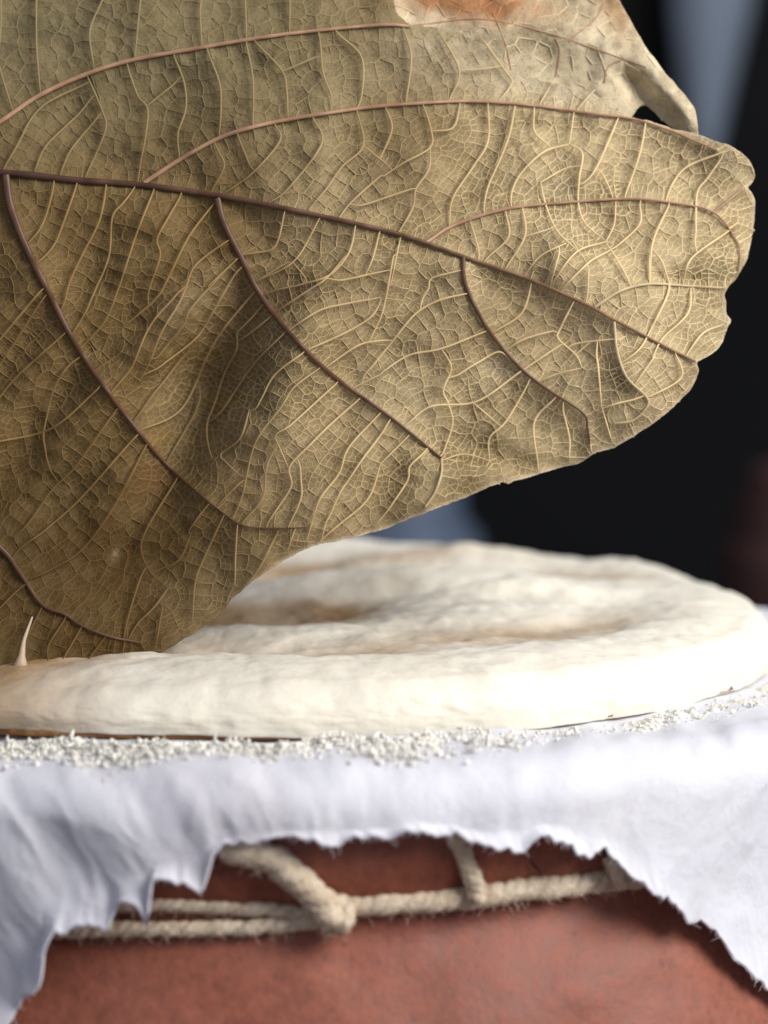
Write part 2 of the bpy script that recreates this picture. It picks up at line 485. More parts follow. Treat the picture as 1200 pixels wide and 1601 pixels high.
def bread_top(x, y):
    """x, y from the bread's own centre"""
    r = np.hypot(x, y); t = np.arctan2(y, x)
    z = 0.0142 - 0.0026 * np.clip((-x + 0.004) / 0.062, 0, 1) * np.clip((-y - 0.05) / 0.05, 0, 1) + 0.0035 * G(x, y, 0.088, -0.012, 0.03, 0.035)
    front = np.clip((-y + 0.02) / 0.08, 0, 1)
    z = z + 0.0010 * np.exp(-((r - 0.117) / 0.012) ** 2) * front
    z = z - 0.0024 * np.exp(-((r - 0.096) / 0.015) ** 2) * np.exp(-(((t + 0.95) % (2 * np.pi) - 0 - 2 * np.pi * (((t + 0.95) % (2 * np.pi)) > np.pi)) / 0.75) ** 2)
    z = z + 0.0085 * G(x, y, 0.036, 0.004, 0.042, 0.013, -6)
    z = z + 0.0045 * G(x, y, 0.062, -0.016, 0.022, 0.007, 12)
    z = z - 0.0062 * G(x, y, -0.004, -0.036, 0.020, 0.020, 50)
    z = z - 0.0042 * G(x, y, 0.066, 0.034, 0.045, 0.012, 8)
    z = z + 0.0040 * G(x, y, 0.05, 0.070, 0.040, 0.010, 4)
    z = z - 0.0025 * G(x, y, -0.02, 0.050, 0.060, 0.012, 0)
    z = z + 0.0012 * G(x, y, -0.022, -0.100, 0.024, 0.008, -14)
    z = z + 0.0020 * np.exp(-((r - 0.124) / 0.009) ** 2) * np.clip((y - 0.03) / 0.05, 0, 1) * (0.6 + 2.0 * noise2(t * 4 + 20, t * 0 + 2, 83))
    inn = np.clip((0.122 - r) / 0.03, 0.12, 1)
    z = z + 0.0042 * 0.95 * inn * fbm(x * 20 + 12, y * 34 + 12, 91, 2) + 0.0009 * fbm(x * 150 + 40, y * 150 + 40, 97, 3) + inn * 0.0016 * (0.2 - np.abs(fbm(x * 48 + 4, y * 75 + 4, 99, 3)))
    return z

bread = thing("flatbread", "round pale steamed bread with lumpy top resting on the white cloth", "bread")
NTB, NR = 900, 190
th = np.linspace(0, 2 * np.pi, NTB, endpoint=False)
# profile: u in 0..1 top, then rounded side, then underside
ut = np.linspace(0.0003, 1, 130) ** 0.85
RM = rim(th)[:, None]
side = np.linspace(0, 1, NR - 130 - 8)[1:]
rt = np.concatenate([ut * 0.945])
X = np.zeros((NTB, NR)); Y = X.copy(); Zb = X.copy()
rad = np.zeros((NTB, NR))
rad[:, :130] = RM * rt
ct, sn = np.cos(th)[:, None], np.sin(th)[:, None]
xt, yt = rad[:, :130] * ct, rad[:, :130] * sn
zt = bread_top(xt, yt)
edge_drop = np.clip((rad[:, :130] / RM - 0.84) / 0.105, 0, 1) ** 2 * 0.0016
Zb[:, :130] = zt - edge_drop
ztop = Zb[:, 129:130]
ang = side[None] * (np.pi * 0.62)
z0 = (0.0014 - 0.0011 * np.clip(np.cos(th) * 1.6 - 0.1, 0, 1) + 0.0010 * np.clip(-np.cos(th) * 1.6, 0, 1) + 0.0007 * fbm(np.cos(th) * 9 + 4, np.sin(th) * 9 + 4, 109, 4))[:, None]
hgt = (ztop - z0)
ns_ = len(side)
bul = 0.0008 * fbm(th[:, None] * 9 + 30, side[None] * 2 + 5, 101, 3) + 0.0005 * fbm(th[:, None] * 40 + 30, side[None] * 7 + 5, 103, 3)
rad[:, 130:130 + ns_] = RM * 0.945 + (RM * 0.055) * np.sin(ang) ** 0.8 + bul * np.sin(ang)
Zb[:, 130:130 + ns_] = z0 + hgt * (0.5 + 0.5 * np.cos(side[None] * np.pi) ** 1) if False else z0 + hgt * (1 - side[None] ** 1.25)
m0 = 130 + ns_
for q in range(8):
    if m0 + q < NR:
        rad[:, m0 + q] = (RM[:, 0] * 0.945) * (1 - (q + 1) / 8.0) + 0.0002
        Zb[:, m0 + q] = z0[:, 0] + 0.0004
V = np.stack([CX + rad * ct, CY + rad * sn, Zb], -1).reshape(-1, 3)
x_, y_ = V[:, 0] - CX, V[:, 1] - CY
hh = V[:, 2]
r_ = np.hypot(x_, y_)
hollow = np.clip((0.0150 - hh) / 0.0050, 0, 1) * (r_ < 0.122)  # shade of the hollows put into the dough colour as tan
shade_tan = np.clip(hollow * 0.75 + 0.25 * np.clip(fbm(x_ * 30 + 5, y_ * 45 + 5, 107, 3), 0, 1) * (r_ < 0.125) + 1.4 * G(x_, y_, -0.002, -0.036, 0.030, 0.022, 30), 0, 1)
shade_tan = np.clip(shade_tan + 0.8 * G(x_, y_, 0.062, 0.036, 0.045, 0.010, 8) + 0.55 * G(x_, y_, 0.02, 0.066, 0.05, 0.010, 0) + 0.5 * G(x_, y_, 0.055, -0.072, 0.04, 0.012, 32), 0, 1)
shade_tan = shade_tan * np.clip((0.126 - r_) / 0.014, 0, 1) + 0.9 * np.clip((-x_ - 0.026) / 0.028, 0, 1)  # last term paints the shadow on the left front as tan
link_mesh("dough", V, grid_faces(NTB, NR, True), M_bread, bread, cols={"tan": np.repeat(shade_tan[:, None], 3, 1)})
# browned underside that shows as a broken dark line at the foot
NC = 1400
th = np.linspace(0, 2 * np.pi, NC, endpoint=False)
n1 = fbm(np.cos(th) * 9 + 20, np.sin(th) * 9 + 20, 113, 4)
n2 = fbm(np.cos(th) * 50 + 80, np.sin(th) * 50 + 80, 127, 3)
leftness = np.clip((-np.cos(th) - 0.05) / 0.4, 0, 1)
h1 = np.clip(0.0021 + 0.0008 * np.clip(-np.cos(th) * 1.6, 0, 1) + 0.0011 * n1 + 0.0007 * n2 + 0.0007 * leftness, 0.0003, 0.004)
rc = rim(th) * 0.992 + 0.0008 * n2 + 0.0012 * n1
prr = np.stack([rc * 0.90, rc * 0.985, rc, rc + 0.0003, rc - 0.001, rc * 0.90], 1)
zz = np.stack([h1, h1, h1 * 0.85, h1 * 0.4, 0 * h1 + 0.0005, 0 * h1 + 0.0005], 1)
V = np.stack([CX + prr * np.cos(th)[:, None], CY + prr * np.sin(th)[:, None], zz], -1).reshape(-1, 3)
link_mesh("browned_base", V, grid_faces(NC, 6, True), M_crust, bread)

# ------------------------------------------------------------------ crumbs round the foot of the bread
ico = [(0, 0, 1), (0.894, 0, 0.447), (0.276, 0.851, 0.447), (-0.724, 0.526, 0.447), (-0.724, -0.526, 0.447), (0.276, -0.851, 0.447),
       (0.724, 0.526, -0.447), (-0.276, 0.851, -0.447), (-0.894, 0, -0.447), (-0.276, -0.851, -0.447), (0.724, -0.526, -0.447), (0, 0, -1)]
icf = [(0, 1, 2), (0, 2, 3), (0, 3, 4), (0, 4, 5), (0, 5, 1), (1, 6, 2), (2, 7, 3), (3, 8, 4), (4, 9, 5), (5, 10, 1),
       (1, 10, 6), (2, 6, 7), (3, 7, 8), (4, 8, 9), (5, 9, 10), (11, 6, 10), (11, 7, 6), (11, 8, 7), (11, 9, 8), (11, 10, 9)]
ico = np.array(ico); icf = np.array(icf)
bag = Bag()
Vg = V_cloth.reshape(NT_, NS, 3)
mound = [(random.uniform(-2.3, -1.2), random.uniform(0.1410, 0.163), random.uniform(0.5, 1.0)) for _ in range(46)]
mound += [(-1.95, 0.150, 1.2), (-1.82, 0.146, 1.2), (-1.70, 0.152, 1.1), (-1.58, 0.147, 1.0), (-2.05, 0.143, 1.2)]
for k in range(15000):
    if random.random() < 0.72:
        c = random.choice(mound); a_ = random.gauss(0, 1); b_ = random.gauss(0, 1)
        t = c[0] + a_ * 0.030; ss = c[1] + b_ * 0.0042
        pile = 0.0021 * c[2] * math.exp(-0.5 * (a_ * a_ + b_ * b_)) * random.random()
    else:
        t = random.uniform(-2.6, -0.2); ss = 0.1390 + abs(random.gauss(0, 0.011)); pile = 0.0007 * random.random()
    right = min(1.0, max(0.0, (t + 1.45) / 0.5))
    if right > 0.2 and random.random() < 0.25 * right: continue
    ss = 0.1395 + (ss - 0.1395) * (1 - 0.45 * right) + 0.010 * right * (t > -0.9) * 0
    lim = 0.1402 + 0.0046 * max(0, -math.sin(t)) + 0.0015 * math.sin(t * 31) + 0.0136 * max(0, -math.cos(t) - 0.1)
    if ss < lim or ss > 0.174 or random.random() < max(0.0, (ss - 0.1405) / 0.034) ** 1.5: continue
    s = (0.00011 + 0.00065 * random.random() ** 4.0) * (1 - 0.35 * right)
    A = rng.normal(size=(3, 3)); qm, _ = np.linalg.qr(A)
    Vv = ico * (1 + 0.45 * rng.normal(size=(12, 1))) * np.array([1.7, 0.9, 0.6])
    Vv = Vv @ qm * s
    iz = int(np.clip((t + np.pi * 1.5) / (2 * np.pi) * NT_, 0, NT_ - 1))
    js = int(np.argmin(np.abs(S[iz] - ss)))
    bag.add(Vv + Vg[iz, js] + np.array([0, 0, 0.0003 + s * 0.35 + pile]), icf)
# the floury bed the crumbs lie in
tq_ = np.linspace(-2.75, -0.2, 1700)
sq_ = np.linspace(0, 1, 90)
lim_ = 0.1385 + 0.0046 * np.maximum(0, -np.sin(tq_)) + 0.0136 * np.maximum(0, -np.cos(tq_) - 0.1)
wid_ = np.interp(tq_, [-2.75, -1.9, -1.5, -1.25, -0.9, -0.2], [0.028, 0.026, 0.021, 0.016, 0.015, 0.014])
SS_ = lim_[:, None] + wid_[:, None] * sq_[None]
izq = np.clip(((tq_ + np.pi * 1.5) / (2 * np.pi) * NT_).astype(int), 0, NT_ - 1)
BP = np.stack([np.stack([np.interp(SS_[i], S[izq[i]], Vg[izq[i], :, c_]) for c_ in range(3)], -1) for i in range(len(tq_))])
TT_ = np.repeat(tq_[:, None], 90, 1)
hb = fbm(TT_ * 9 + 60, SS_ * 60, 401, 2) * 0.0017 + fbm(TT_ * 62 + 80, SS_ * 420, 409, 4) * 0.0017 + 0.0003
hb = hb + 0.0006 * np.clip(1 - sq_[None] * 1.6, 0, 1) - 0.0030 * np.clip(sq_[None] - 0.55, 0, 1) - 0.0008
hb = np.clip(hb, -0.0006, 0.003)
BP[:, :, 2] += hb
bag.add(BP.reshape(-1, 3), np.concatenate([grid_faces(1700, 90)[:, [0, 1, 2]], grid_faces(1700, 90)[:, [0, 2, 3]]]))
crumbs = link_mesh("dough_crumbs", *bag.get(), M_crumb, smooth=True)
tag(crumbs, "loose white crumbs scattered on the cloth along the bread's front edge", "crumbs", "stuff")

# ------------------------------------------------------------------ twine round the neck of the pot
twine = thing("jute_twine", "beige jute twine knotted round the neck of the clay pot", "twine")

def rope(pts3, r, twist, name, plies=3):
    P = spline(pts3, 0.0008)
    T = np.gradient(P, axis=0); T /= np.linalg.norm(T, axis=1)[:, None]
    A = np.cross(T, [0.1, 1.0, 0.2]); A /= np.linalg.norm(A, axis=1)[:, None]
    B = np.cross(A, T)
    s = np.concatenate([[0], np.cumsum(np.linalg.norm(np.diff(P, axis=0), axis=1))])
    bag = Bag()
    for k in range(plies):
        ph = 2 * np.pi * k / plies + s * twist + 1.6 * fbm(s * 60 + 5, s * 0 + k, 131 + k, 2)
        c = P + (r * 0.36) * (np.cos(ph)[:, None] * A + np.sin(ph)[:, None] * B)
        rad_ = r * 0.78 * (1 + 0.34 * fbm(s * 300 + 9, s * 0 + k, 137 + k, 3))
        V, Fq = tube(c, rad_, 10)
        bag.add(V, Fq)
    for k in range(int(s[-1] * 4500)):
        i = random.randrange(len(P)); a = random.uniform(0, 2 * np.pi)
        n = math.cos(a) * A[i] + math.sin(a) * B[i]
        L = random.uniform(0.0008, 0.0032)
        t = np.linspace(0, 1, 4)[:, None]
        d = T[i] * random.uniform(-1, 1) + n * random.uniform(0.2, 0.8)
        bag.add(*tube(P[i] + n * r * 0.95 + d * L * t + np.array([0, 0, -1]) * L * 0.25 * t ** 2, np.linspace(0.00007, 0.00003, 4), 3))
    return link_mesh(name, *bag.get(), M_twine, twine)

def rope_px(px, R_, r, twist, name, ext=None):
    p = np.array(px, float)
    pts = on_cyl(p[:, 0], p[:, 1], R_ + 0.0035 + 0.25 * r)
    if ext is not None: pts = np.vstack([ext(pts)[0], pts, ext(pts)[1]])
    return rope(pts, r, twist, name)

def round_back(z, t0, t1, R_, n=14):
    t = np.linspace(t0, t1, n)
    return np.stack([CX + R_ * np.cos(t), CY + R_ * np.sin(t), 0 * t + z], -1)

rope_px([(-150, 1428), (-60, 1424), (60, 1420), (200, 1414), (300, 1416), (400, 1421), (470, 1427), (520, 1432)], 0.1622, 0.0015, 900, "loop_strand")
rope_px([(-150, 1470), (-60, 1464), (60, 1457), (180, 1453), (300, 1453), (400, 1450), (470, 1443), (525, 1438)], 0.1625, 0.0016, 900, "loop_strand")
rope_px([(500, 1428), (560, 1416), (620, 1411), (690, 1407), (745, 1401), (800, 1394), (860, 1388), (920, 1381), (975, 1374), (1040, 1366), (1130, 1352), (1230, 1335)], 0.1622, 0.0024, 800, "loop_strand")
# back half of the loop, out of sight behind the pot
rope(round_back(-0.034, -0.55, -2.6 + 2 * np.pi, 0.1680, 40), 0.0024, 850, "loop_strand")
rope_px([(350, 1322), (392, 1332), (430, 1346), (462, 1372), (490, 1400), (512, 1424), (530, 1450)], 0.1662, 0.0031, 620, "tie_strand")
rope_px([(702, 1290), (716, 1318), (729, 1348), (740, 1378), (750, 1408)], 0.1658, 0.0019, 900, "tie_strand")
rope_px([(952, 1340), (962, 1360), (970, 1388)], 0.1660, 0.0016, 900, "tie_strand")
# the knot where the thick tie crosses the loop
c = on_cyl(527, 1432, 0.1707)
t = np.linspace(0, 1, 40)
kn = np.stack([c[0] + 0.0022 * np.cos(t * 9), c[1] + 0.0004 + 0.0012 * np.sin(t * 17), c[2] + 0.0026 * np.sin(t * 9)], -1)
rope(kn, 0.0016, 700, "knot")

# ------------------------------------------------------------------ the dried leaf
leaf = thing("dried_leaf", "large brown dried leaf with raised veins standing behind the bread's front rim", "leaf")

def Dbase(x, y):
    x = np.asarray(x, float); y = np.asarray(y, float)
    d = 0.566 + 0 * x
    d = d + 0.000050 * np.clip(420 - y, 0, None) + 0.000018 * np.clip(x - 500, 0, None)
    bl = np.clip((y - 780) / 260, 0, 1.6) * np.clip((520 - x) / 420, 0, 1.3)
    d = d - 0.016 * bl ** 1.3 * 0.9
    # broad undulation of the dry blade
    q = (x * 0.80 + y * 0.60)
    d = d + 0.0160 * G(x, y, 318, 610, 54, 145, 24)
    d = d - 0.0052 * G(x, y, 448, 590, 60, 170, 26)
    d = d + 0.0034 * G(x, y, 150, 520, 50, 150, 40) - 0.0026 * G(x, y, 215, 420, 45, 150, 30)
    d = d + 0.0012 * np.sin(q / 17.0 + 0.6 * np.sin(y / 90)) * np.clip((430 - x) / 260, 0, 1) * np.clip((y - 380) / 120, 0, 1) * np.clip((900 - y) / 120, 0, 1)
    d = d + 0.0024 * G(x, y, 780, 720, 160, 24, 12) - 0.0022 * G(x, y, 690, 760, 130, 26, -28)
    d = d - 0.0030 * G(x, y, 950, 560, 150, 90, 30) + 0.0025 * G(x, y, 1085, 445, 90, 26, 0) - 0.0028 * G(x, y, 900, 420, 170, 50, 30)
    d = d + 0.0022 * G(x, y, 720, 300, 60, 130, 20) - 0.0020 * G(x, y, 640, 250, 60, 110, 15)
    d = d - 0.0050 * np.clip((x - 1060) / 110, 0, 1.3) * np.clip((330 - y) / 120, 0, 1)
    d = d + 0.006 * G(x, y, 1190, 400, 45, 130, 0)
    d = d + 0.0052 * fbm(x / 210.0 + 20, y / 210.0 + 20, 151, 3) + 0.0011 * fbm(x / 55.0 + 9, y / 55.0 + 9, 157, 3)
    return d

main_veins = [  # points, start width, end width (pixels across), material
    ("midrib", [(-330, 262), (-200, 262), (0, 270), (120, 282), (225, 290), (340, 306), (450, 327), (595, 359), (660, 378), (720, 400), (800, 427), (850, 446), (920, 478), (960, 500), (1050, 547), (1087, 565)], 13, 4, 'grad'),
    ("vein", [(-160, 268), (-80, 240), (0, 190), (65, 147), (145, 112), (215, 92), (300, 77), (400, 60), (475, 50), (595, 39), (640, 41)], 8, 5, 'rust'),
    ("vein", [(225, 286), (280, 250), (340, 217), (390, 200), (450, 187), (525, 175), (595, 166), (700, 159), (765, 159), (850, 167), (920, 177), (990, 186), (1050, 205), (1120, 235)], 7, 3.5, 'rust'),
    ("vein", [(665, 380), (710, 352), (790, 327), (880, 317), (980, 311), (1050, 317), (1115, 332), (1150, 375), (1157, 400), (1155, 425)], 6, 2.5, 'rust'),
    ("vein", [(8, 274), (15, 320), (37, 380), (65, 437), (80, 466), (110, 525), (150, 587), (200, 655), (245, 710), (285, 750), (340, 795), (375, 820), (405, 825), (440, 826), (478, 825)], 13, 1.6, 'dark'),
    ("vein", [(339, 310), (350, 350), (380, 410), (400, 450), (435, 500), (480, 550), (530, 595), (600, 645), (645, 680), (690, 717)], 11, 4, 'dark'),
    ("vein", [(724, 402), (726, 440), (745, 485), (770, 525), (810, 572), (850, 605), (910, 645), (918, 670), (922, 695)], 7, 3, 'dark'),
    ("vein", [(-180, 740), (-90, 785), (0, 857), (30, 895), (65, 945), (100, 960), (125, 977), (170, 995), (220, 1005)], 12, 3, 'dark'),
    ("vein", [(-100, 264), (-110, 420), (-80, 560), (-30, 680)], 9, 4, 'dark'),
    ("vein", [(930, 480), (970, 455), (1015, 444), (1075, 447), (1130, 450)], 4.5, 2.5, 'pale'),
    ("vein", [(960, 503), (965, 550), (980, 590), (1010, 620), (1012, 635), (990, 657), (960, 662)], 4, 3, 'pale'),
    ("vein", [(690, 717), (690, 740), (680, 770), (665, 792)], 4, 3, 'pale'),
    ("vein", [(1115, 332), (1140, 312), (1160, 296)], 3.5, 3, 'rust'),
]
def z1(*p): return [(a / 2, b / 2) for a, b in p]
def z2(*p): return [(600 + a / 2, b / 2) for a, b in p]
def z3(*p): return [(a / 2, 400 + b / 2) for a, b in p]
def z4(*p): return [(600 + a / 2, 400 + b / 2) for a, b in p]
def z5(*p): return [(a / 2, 750 + b / 2) for a, b in p]
small = [
    z1((400,215),(430,300),(460,340),(455,420),(440,500),(430,565)), z1((545,180),(575,260),(580,340),(555,420),(560,485)), z1((650,165),(685,260),(690,340),(685,420)),
    z1((770,140),(790,250),(790,385)), z1((800,135),(880,220),(895,280),(900,365)), z1((890,220),(960,190)), z1((1000,130),(1010,230),(1035,300),(1035,345)),
    z1((1060,110),(1130,180),(1130,300),(1110,345)), z1((275,245),(320,350),(330,400),(300,480),(270,545)), z1((290,385),(220,470),(190,540)), z1((205,395),(140,460),(110,530)),
    z1((50,460),(15,520)), z1((0,220),(30,320)), z1((115,175),(125,285)), z1((280,130),(295,220)), z1((435,30),(420,185)), z1((625,50),(630,135)), z1((765,-10),(770,110)),
    z1((905,-20),(905,90)), z1((460,330),(510,290)), z1((745,430),(765,480)), z1((680,470),(700,520),(665,590)), z1((860,395),(875,440),(790,540),(700,605)),
    z1((980,375),(1005,450),(900,590),(840,635)), z1((1115,345),(1135,455),(1070,520),(1020,590),(965,655)), z1((1135,455),(1190,500)), z1((1190,550),(1100,630),(1060,680)),
    z1((330,590),(310,690),(260,790)), z1((235,590),(185,730)), z1((165,590),(150,650)), z1((480,595),(430,720),(400,810),(370,900),(330,1000),(270,1070)),
    z1((560,620),(520,690),(490,750),(500,800),(470,890)), z1((670,635),(590,740),(520,880),(490,930),(400,1010)), z1((380,640),(350,680),(340,800),(300,900)),
    z1((700,760),(610,830),(580,900)), z1((730,820),(650,895)), z1((890,660),(860,770),(800,790)), z1((1000,680),(920,815),(800,880)), z1((1110,710),(1090,790),(1030,860),(940,890)),
    z1((1190,710),(1170,790)), z1((915,820),(955,870)),
    z2((60,85),(85,180),(70,310)), z2((170,95),(235,220),(205,310)), z2((290,100),(385,230),(400,260),(360,315)), z2((520,270),(490,320)), z2((660,280),(610,335)), z2((235,220),(310,215),(380,205)),
    z2((5,335),(25,400),(0,470)), z2((120,320),(145,400),(145,460),(60,510),(0,550)), z2((145,460),(140,530),(100,590),(90,650),(50,720)), z2((145,410),(215,400),(235,340)),
    z2((325,320),(325,440),(280,520),(215,620),(205,700)), z2((410,330),(400,385)), z2((470,335),(470,410),(510,450)), z2((595,345),(580,450)), z2((580,450),(500,475),(430,540),(400,600),(398,650)),
    z2((580,450),(620,480),(610,560),(608,640),(630,700),(690,750)), z2((730,375),(690,470)), z2((820,375),(800,480),(755,610)), z2((1050,480),(950,520),(905,570),(880,630)),
    z2((975,680),(980,600),(1010,560)), z2((490,570),(560,530),(600,520)), z2((490,570),(505,640),(540,720),(590,770)), z2((680,540),(710,600),(715,620)), z2((435,660),(440,740),(380,840)),
    z2((440,740),(520,715)), z2((725,630),(720,700),(695,755)), z2((695,755),(600,790),(520,895)), z2((695,760),(740,830),(770,890)), z2((800,640),(800,700),(740,760)), z2((890,645),(840,760),(832,890)),
    z2((1060,735),(960,810),(935,890)), z2((570,760),(490,800),(440,860)), z2((90,590),(0,620)), z2((50,750),(20,895)), z2((250,830),(245,870)), z2((380,660),(390,740),(330,800)), z2((270,690),(290,760)),
    z4((30,0),(10,110)), z4((250,120),(170,140),(100,180),(40,250)), z4((140,100),(150,70),(240,45)), z4((320,235),(180,290),(80,310),(0,360)), z4((180,290),(210,350),(185,420),(200,460),(215,520),(195,590)),
    z4((590,150),(550,230),(545,260),(600,310),(620,350)), z4((550,280),(430,360),(290,455),(150,470),(80,520)), z4((460,90),(430,180),(340,240)), z4((530,235),(440,260),(390,290)),
    z4((620,350),(540,370),(480,395)), z4((650,265),(610,300)), z4((540,20),(520,90)), z4((620,40),(560,100)), z4((640,40),(635,130)), z4((720,0),(770,80)), z4((830,0),(830,85)),
    z4((880,50),(890,110),(840,220),(800,290),(750,330)), z4((960,100),(950,180),(870,260),(840,320)), z4((1060,215),(1000,240),(960,290)), z4((910,300),(930,380),(830,440)), z4((850,310),(800,380)),
    z4((530,450),(470,520),(480,640)), z4((560,480),(580,570),(580,630)), z4((440,420),(380,520),(330,570),(330,640)), z4((280,460),(350,520)), z4((80,560),(0,640)), z4((180,640),(250,620),(330,640)),
    z4((680,470),(710,570)), z4((735,460),(780,450)), z4((120,620),(80,660),(75,700),(30,770)), z4((300,330),(360,300),(400,330)), z4((640,560),(650,610)), z4((630,270),(720,260)), z4((670,350),(680,470)),
    z3((560,0),(490,130),(400,210)), z3((720,30),(600,160),(570,220),(510,295)), z3((780,130),(690,240),(640,330),(620,380)), z3((720,80),(640,220)), z3((740,240),(790,190)), z3((840,195),(770,250)),
    z3((740,240),(740,290),(720,330)), z3((890,240),(800,330),(730,430)), z3((945,305),(860,370),(820,440)), z3((1000,350),(920,410),(880,470),(800,580),(770,690)), z3((1050,400),(930,510)),
    z3((1120,450),(1030,530),(970,590),(905,660),(910,720),(860,800)), z3((1190,490),(1090,600),(1060,680),(1000,760),(970,850)), z3((1190,650),(1150,760),(1060,840)), z3((860,570),(900,660)),
    z3((780,480),(750,570),(690,620),(700,640),(720,660)), z3((1030,340),(1120,280),(1190,265)), z3((970,290),(1080,240),(1160,190),(1190,140)), z3((920,220),(1000,170),(1080,150),(1190,130)),
    z3((870,170),(960,110),(1020,70),(1080,0)), z3((800,80),(900,20)), z3((1100,70),(1190,50)), z3((1110,410),(1190,370)), z3((440,280),(410,350),(370,400)), z3((560,330),(510,395)), z3((600,510),(525,635)),
    z3((100,140),(0,260)), z3((90,200),(40,280)), z3((210,235),(60,370),(0,440)), z3((290,430),(160,540),(0,580)), z3((350,500),(250,640)), z3((150,480),(135,560),(140,600)), z3((410,580),(250,760),(150,850)),
    z3((450,605),(370,760),(290,880),(230,940),(160,980)), z3((830,680),(820,760),(760,830)), z3((940,700),(940,760),(900,850)), z3((1190,560),(1130,640),(1090,700)),
    z5((545,10),(460,150),(440,220),(470,290),(525,340)), z5((525,340),(480,400),(430,450),(400,500)), z5((690,130),(640,240),(610,320),(600,450)), z5((640,90),(590,160)), z5((740,160),(735,250),(735,290)),
    z5((870,160),(830,240)), z5((920,160),(900,220)), z5((750,10),(680,80)), z5((130,400),(90,480),(60,570),(30,650)), z5((200,440),(150,520),(150,570)), z5((255,460),(180,590)), z5((330,490),(270,570)),
    z5((360,500),(350,570)), z5((390,505),(380,560)), z5((410,510),(415,560)), z5((50,350),(0,400)), z5((430,330),(400,430)),
    z5((500,440),(490,500)), z5((600,160),(560,250),(500,280)),
]
# a few more cross-veins outside the frame so that the leaf carries on
for k in range(8):
    small.append([(-40 - 30 * k, 280 + 6 * k), (-60 - 30 * k, 340), (-50 - 30 * k, 400 + 10 * k)])

blade_outline = [(-330, 268), (-310, 420), (-280, 620), (-240, 800), (-160, 950), (-80, 1040), (-20, 1066), (40, 1060), (100, 1056), (160, 1048), (250, 1022), (300, 992), (345, 960), (362, 936), (400, 905),
    (448, 873), (490, 853), (540, 843), (600, 828), (640, 811), (700, 789), (735, 775), (760, 763), (778, 757), (786, 752), (792, 757), (802, 752), (860, 736), (905, 724), (930, 708), (960, 700), (990, 683), (1024, 660), (1052, 637),
    (1076, 614), (1088, 596), (1093, 578), (1088, 567), (1104, 558), (1120, 548), (1132, 530), (1137, 512), (1143, 501), (1136, 492), (1135, 472), (1131, 460), (1136, 452), (1150, 437), (1160, 420), (1169, 400),
    (1175, 372), (1179, 345), (1181, 316), (1176, 302), (1165, 292), (1172, 291), (1178, 284), (1179, 266), (1172, 252), (1158, 238), (1140, 226), (1118, 220), (1100, 214), (1085, 209), (1050, 201), (1018, 190), (988, 184),
    (960, 168), (930, 148), (900, 138), (860, 128), (820, 124), (796, 108), (764, 76), (722, 52), (680, 43), (640, 38), (618, 20), (612, -40), (560, -160), (440, -260), (240, -300), (20, -270), (-160, -160), (-280, 20), (-330, 160), (-345, 240)]

def sheet(poly, step, seed):
    q = dense_outline(poly, seed=seed)
    gx = np.arange(q[:, 0].min() - step, q[:, 0].max() + 2 * step, step)
    gy = np.arange(q[:, 1].min() - step, q[:, 1].max() + 2 * step, step)
    X, Y = np.meshgrid(gx, gy, indexing='ij')
    ins = np.zeros(X.shape, bool)
    for j in range(len(gy)):                       # scanline fill
        y = gy[j] + 1e-4
        b, d = q[:, 1], np.roll(q[:, 1], -1)
        c = (b > y) != (d > y)
        xs = np.sort(q[c, 0] + (y - b[c]) / (d[c] - b[c]) * (np.roll(q[:, 0], -1)[c] - q[c, 0]))
        for k in range(0, len(xs) - 1, 2):
            ins[:, j] |= (gx > xs[k]) & (gx < xs[k + 1])
    quad = ins[:-1, :-1].astype(int) + ins[1:, :-1] + ins[1:, 1:] + ins[:-1, 1:]
    keep = quad >= 1
    n, m = X.shape
    used = np.zeros((n, m), bool)
    used[:-1, :-1] |= keep; used[1:, :-1] |= keep; used[1:, 1:] |= keep; used[:-1, 1:] |= keep
    kd = kdtree.KDTree(len(q))
    for i, p in enumerate(q): kd.insert((p[0], p[1], 0), i)
    kd.balance()
    out = np.argwhere(used & ~ins)
    q2, q3 = np.roll(q, -1, 0), np.roll(q, 1, 0)
    for i, j in out:
        _, k, _ = kd.find((X[i, j], Y[i, j], 0))
        X[i, j], Y[i, j] = q[k]
    idx = -np.ones((n, m), int); idx[used] = np.arange(used.sum())
    I, J = np.argwhere(keep).T
    Fq = np.stack([idx[I, J], idx[I + 1, J], idx[I + 1, J + 1], idx[I, J + 1]], -1)
    x, y = X[used], Y[used]
    edge_d = np.array([kd.find((a, b, 0))[2] for a, b in zip(x, y)])
    return x, y, Fq[:, ::-1], edge_d

def vein_field(x, y, lines):
    pts = np.vstack([np.column_stack([spline(l, 3.0), np.full(len(spline(l, 3.0)), w)]) for l, w in lines])
    kd = kdtree.KDTree(len(pts))
    for i, p in enumerate(pts): kd.insert((p[0], p[1], 0), i)
    kd.balance()
    return np.array([kd.find((a, b, 0))[2] for a, b in zip(x, y)])

def dense_outline(poly, step=2.5, wob=0.8, seed=201, maxw=None):
    p = np.array(poly + [poly[0]], float)
    out = []
    for a, b in zip(p[:-1], p[1:]):
        n = max(1, int(np.linalg.norm(b - a) / step))
        t = np.linspace(0, 1, n, endpoint=False)[:, None]
        out.append(a * (1 - t) + b * t)
    q = np.vstack(out)
    for _ in range(2):
        q = 0.5 * q + 0.25 * (np.roll(q, 1, 0) + np.roll(q, -1, 0))
    s = np.arange(len(q)) * step
    q[:, 0] += wob * 2 * fbm(s / 14.0 + 5, s * 0 + 1, seed, 3)
    q[:, 1] += wob * 2 * fbm(s / 14.0 + 5, s * 0 + 6, seed + 9, 3)
    return q

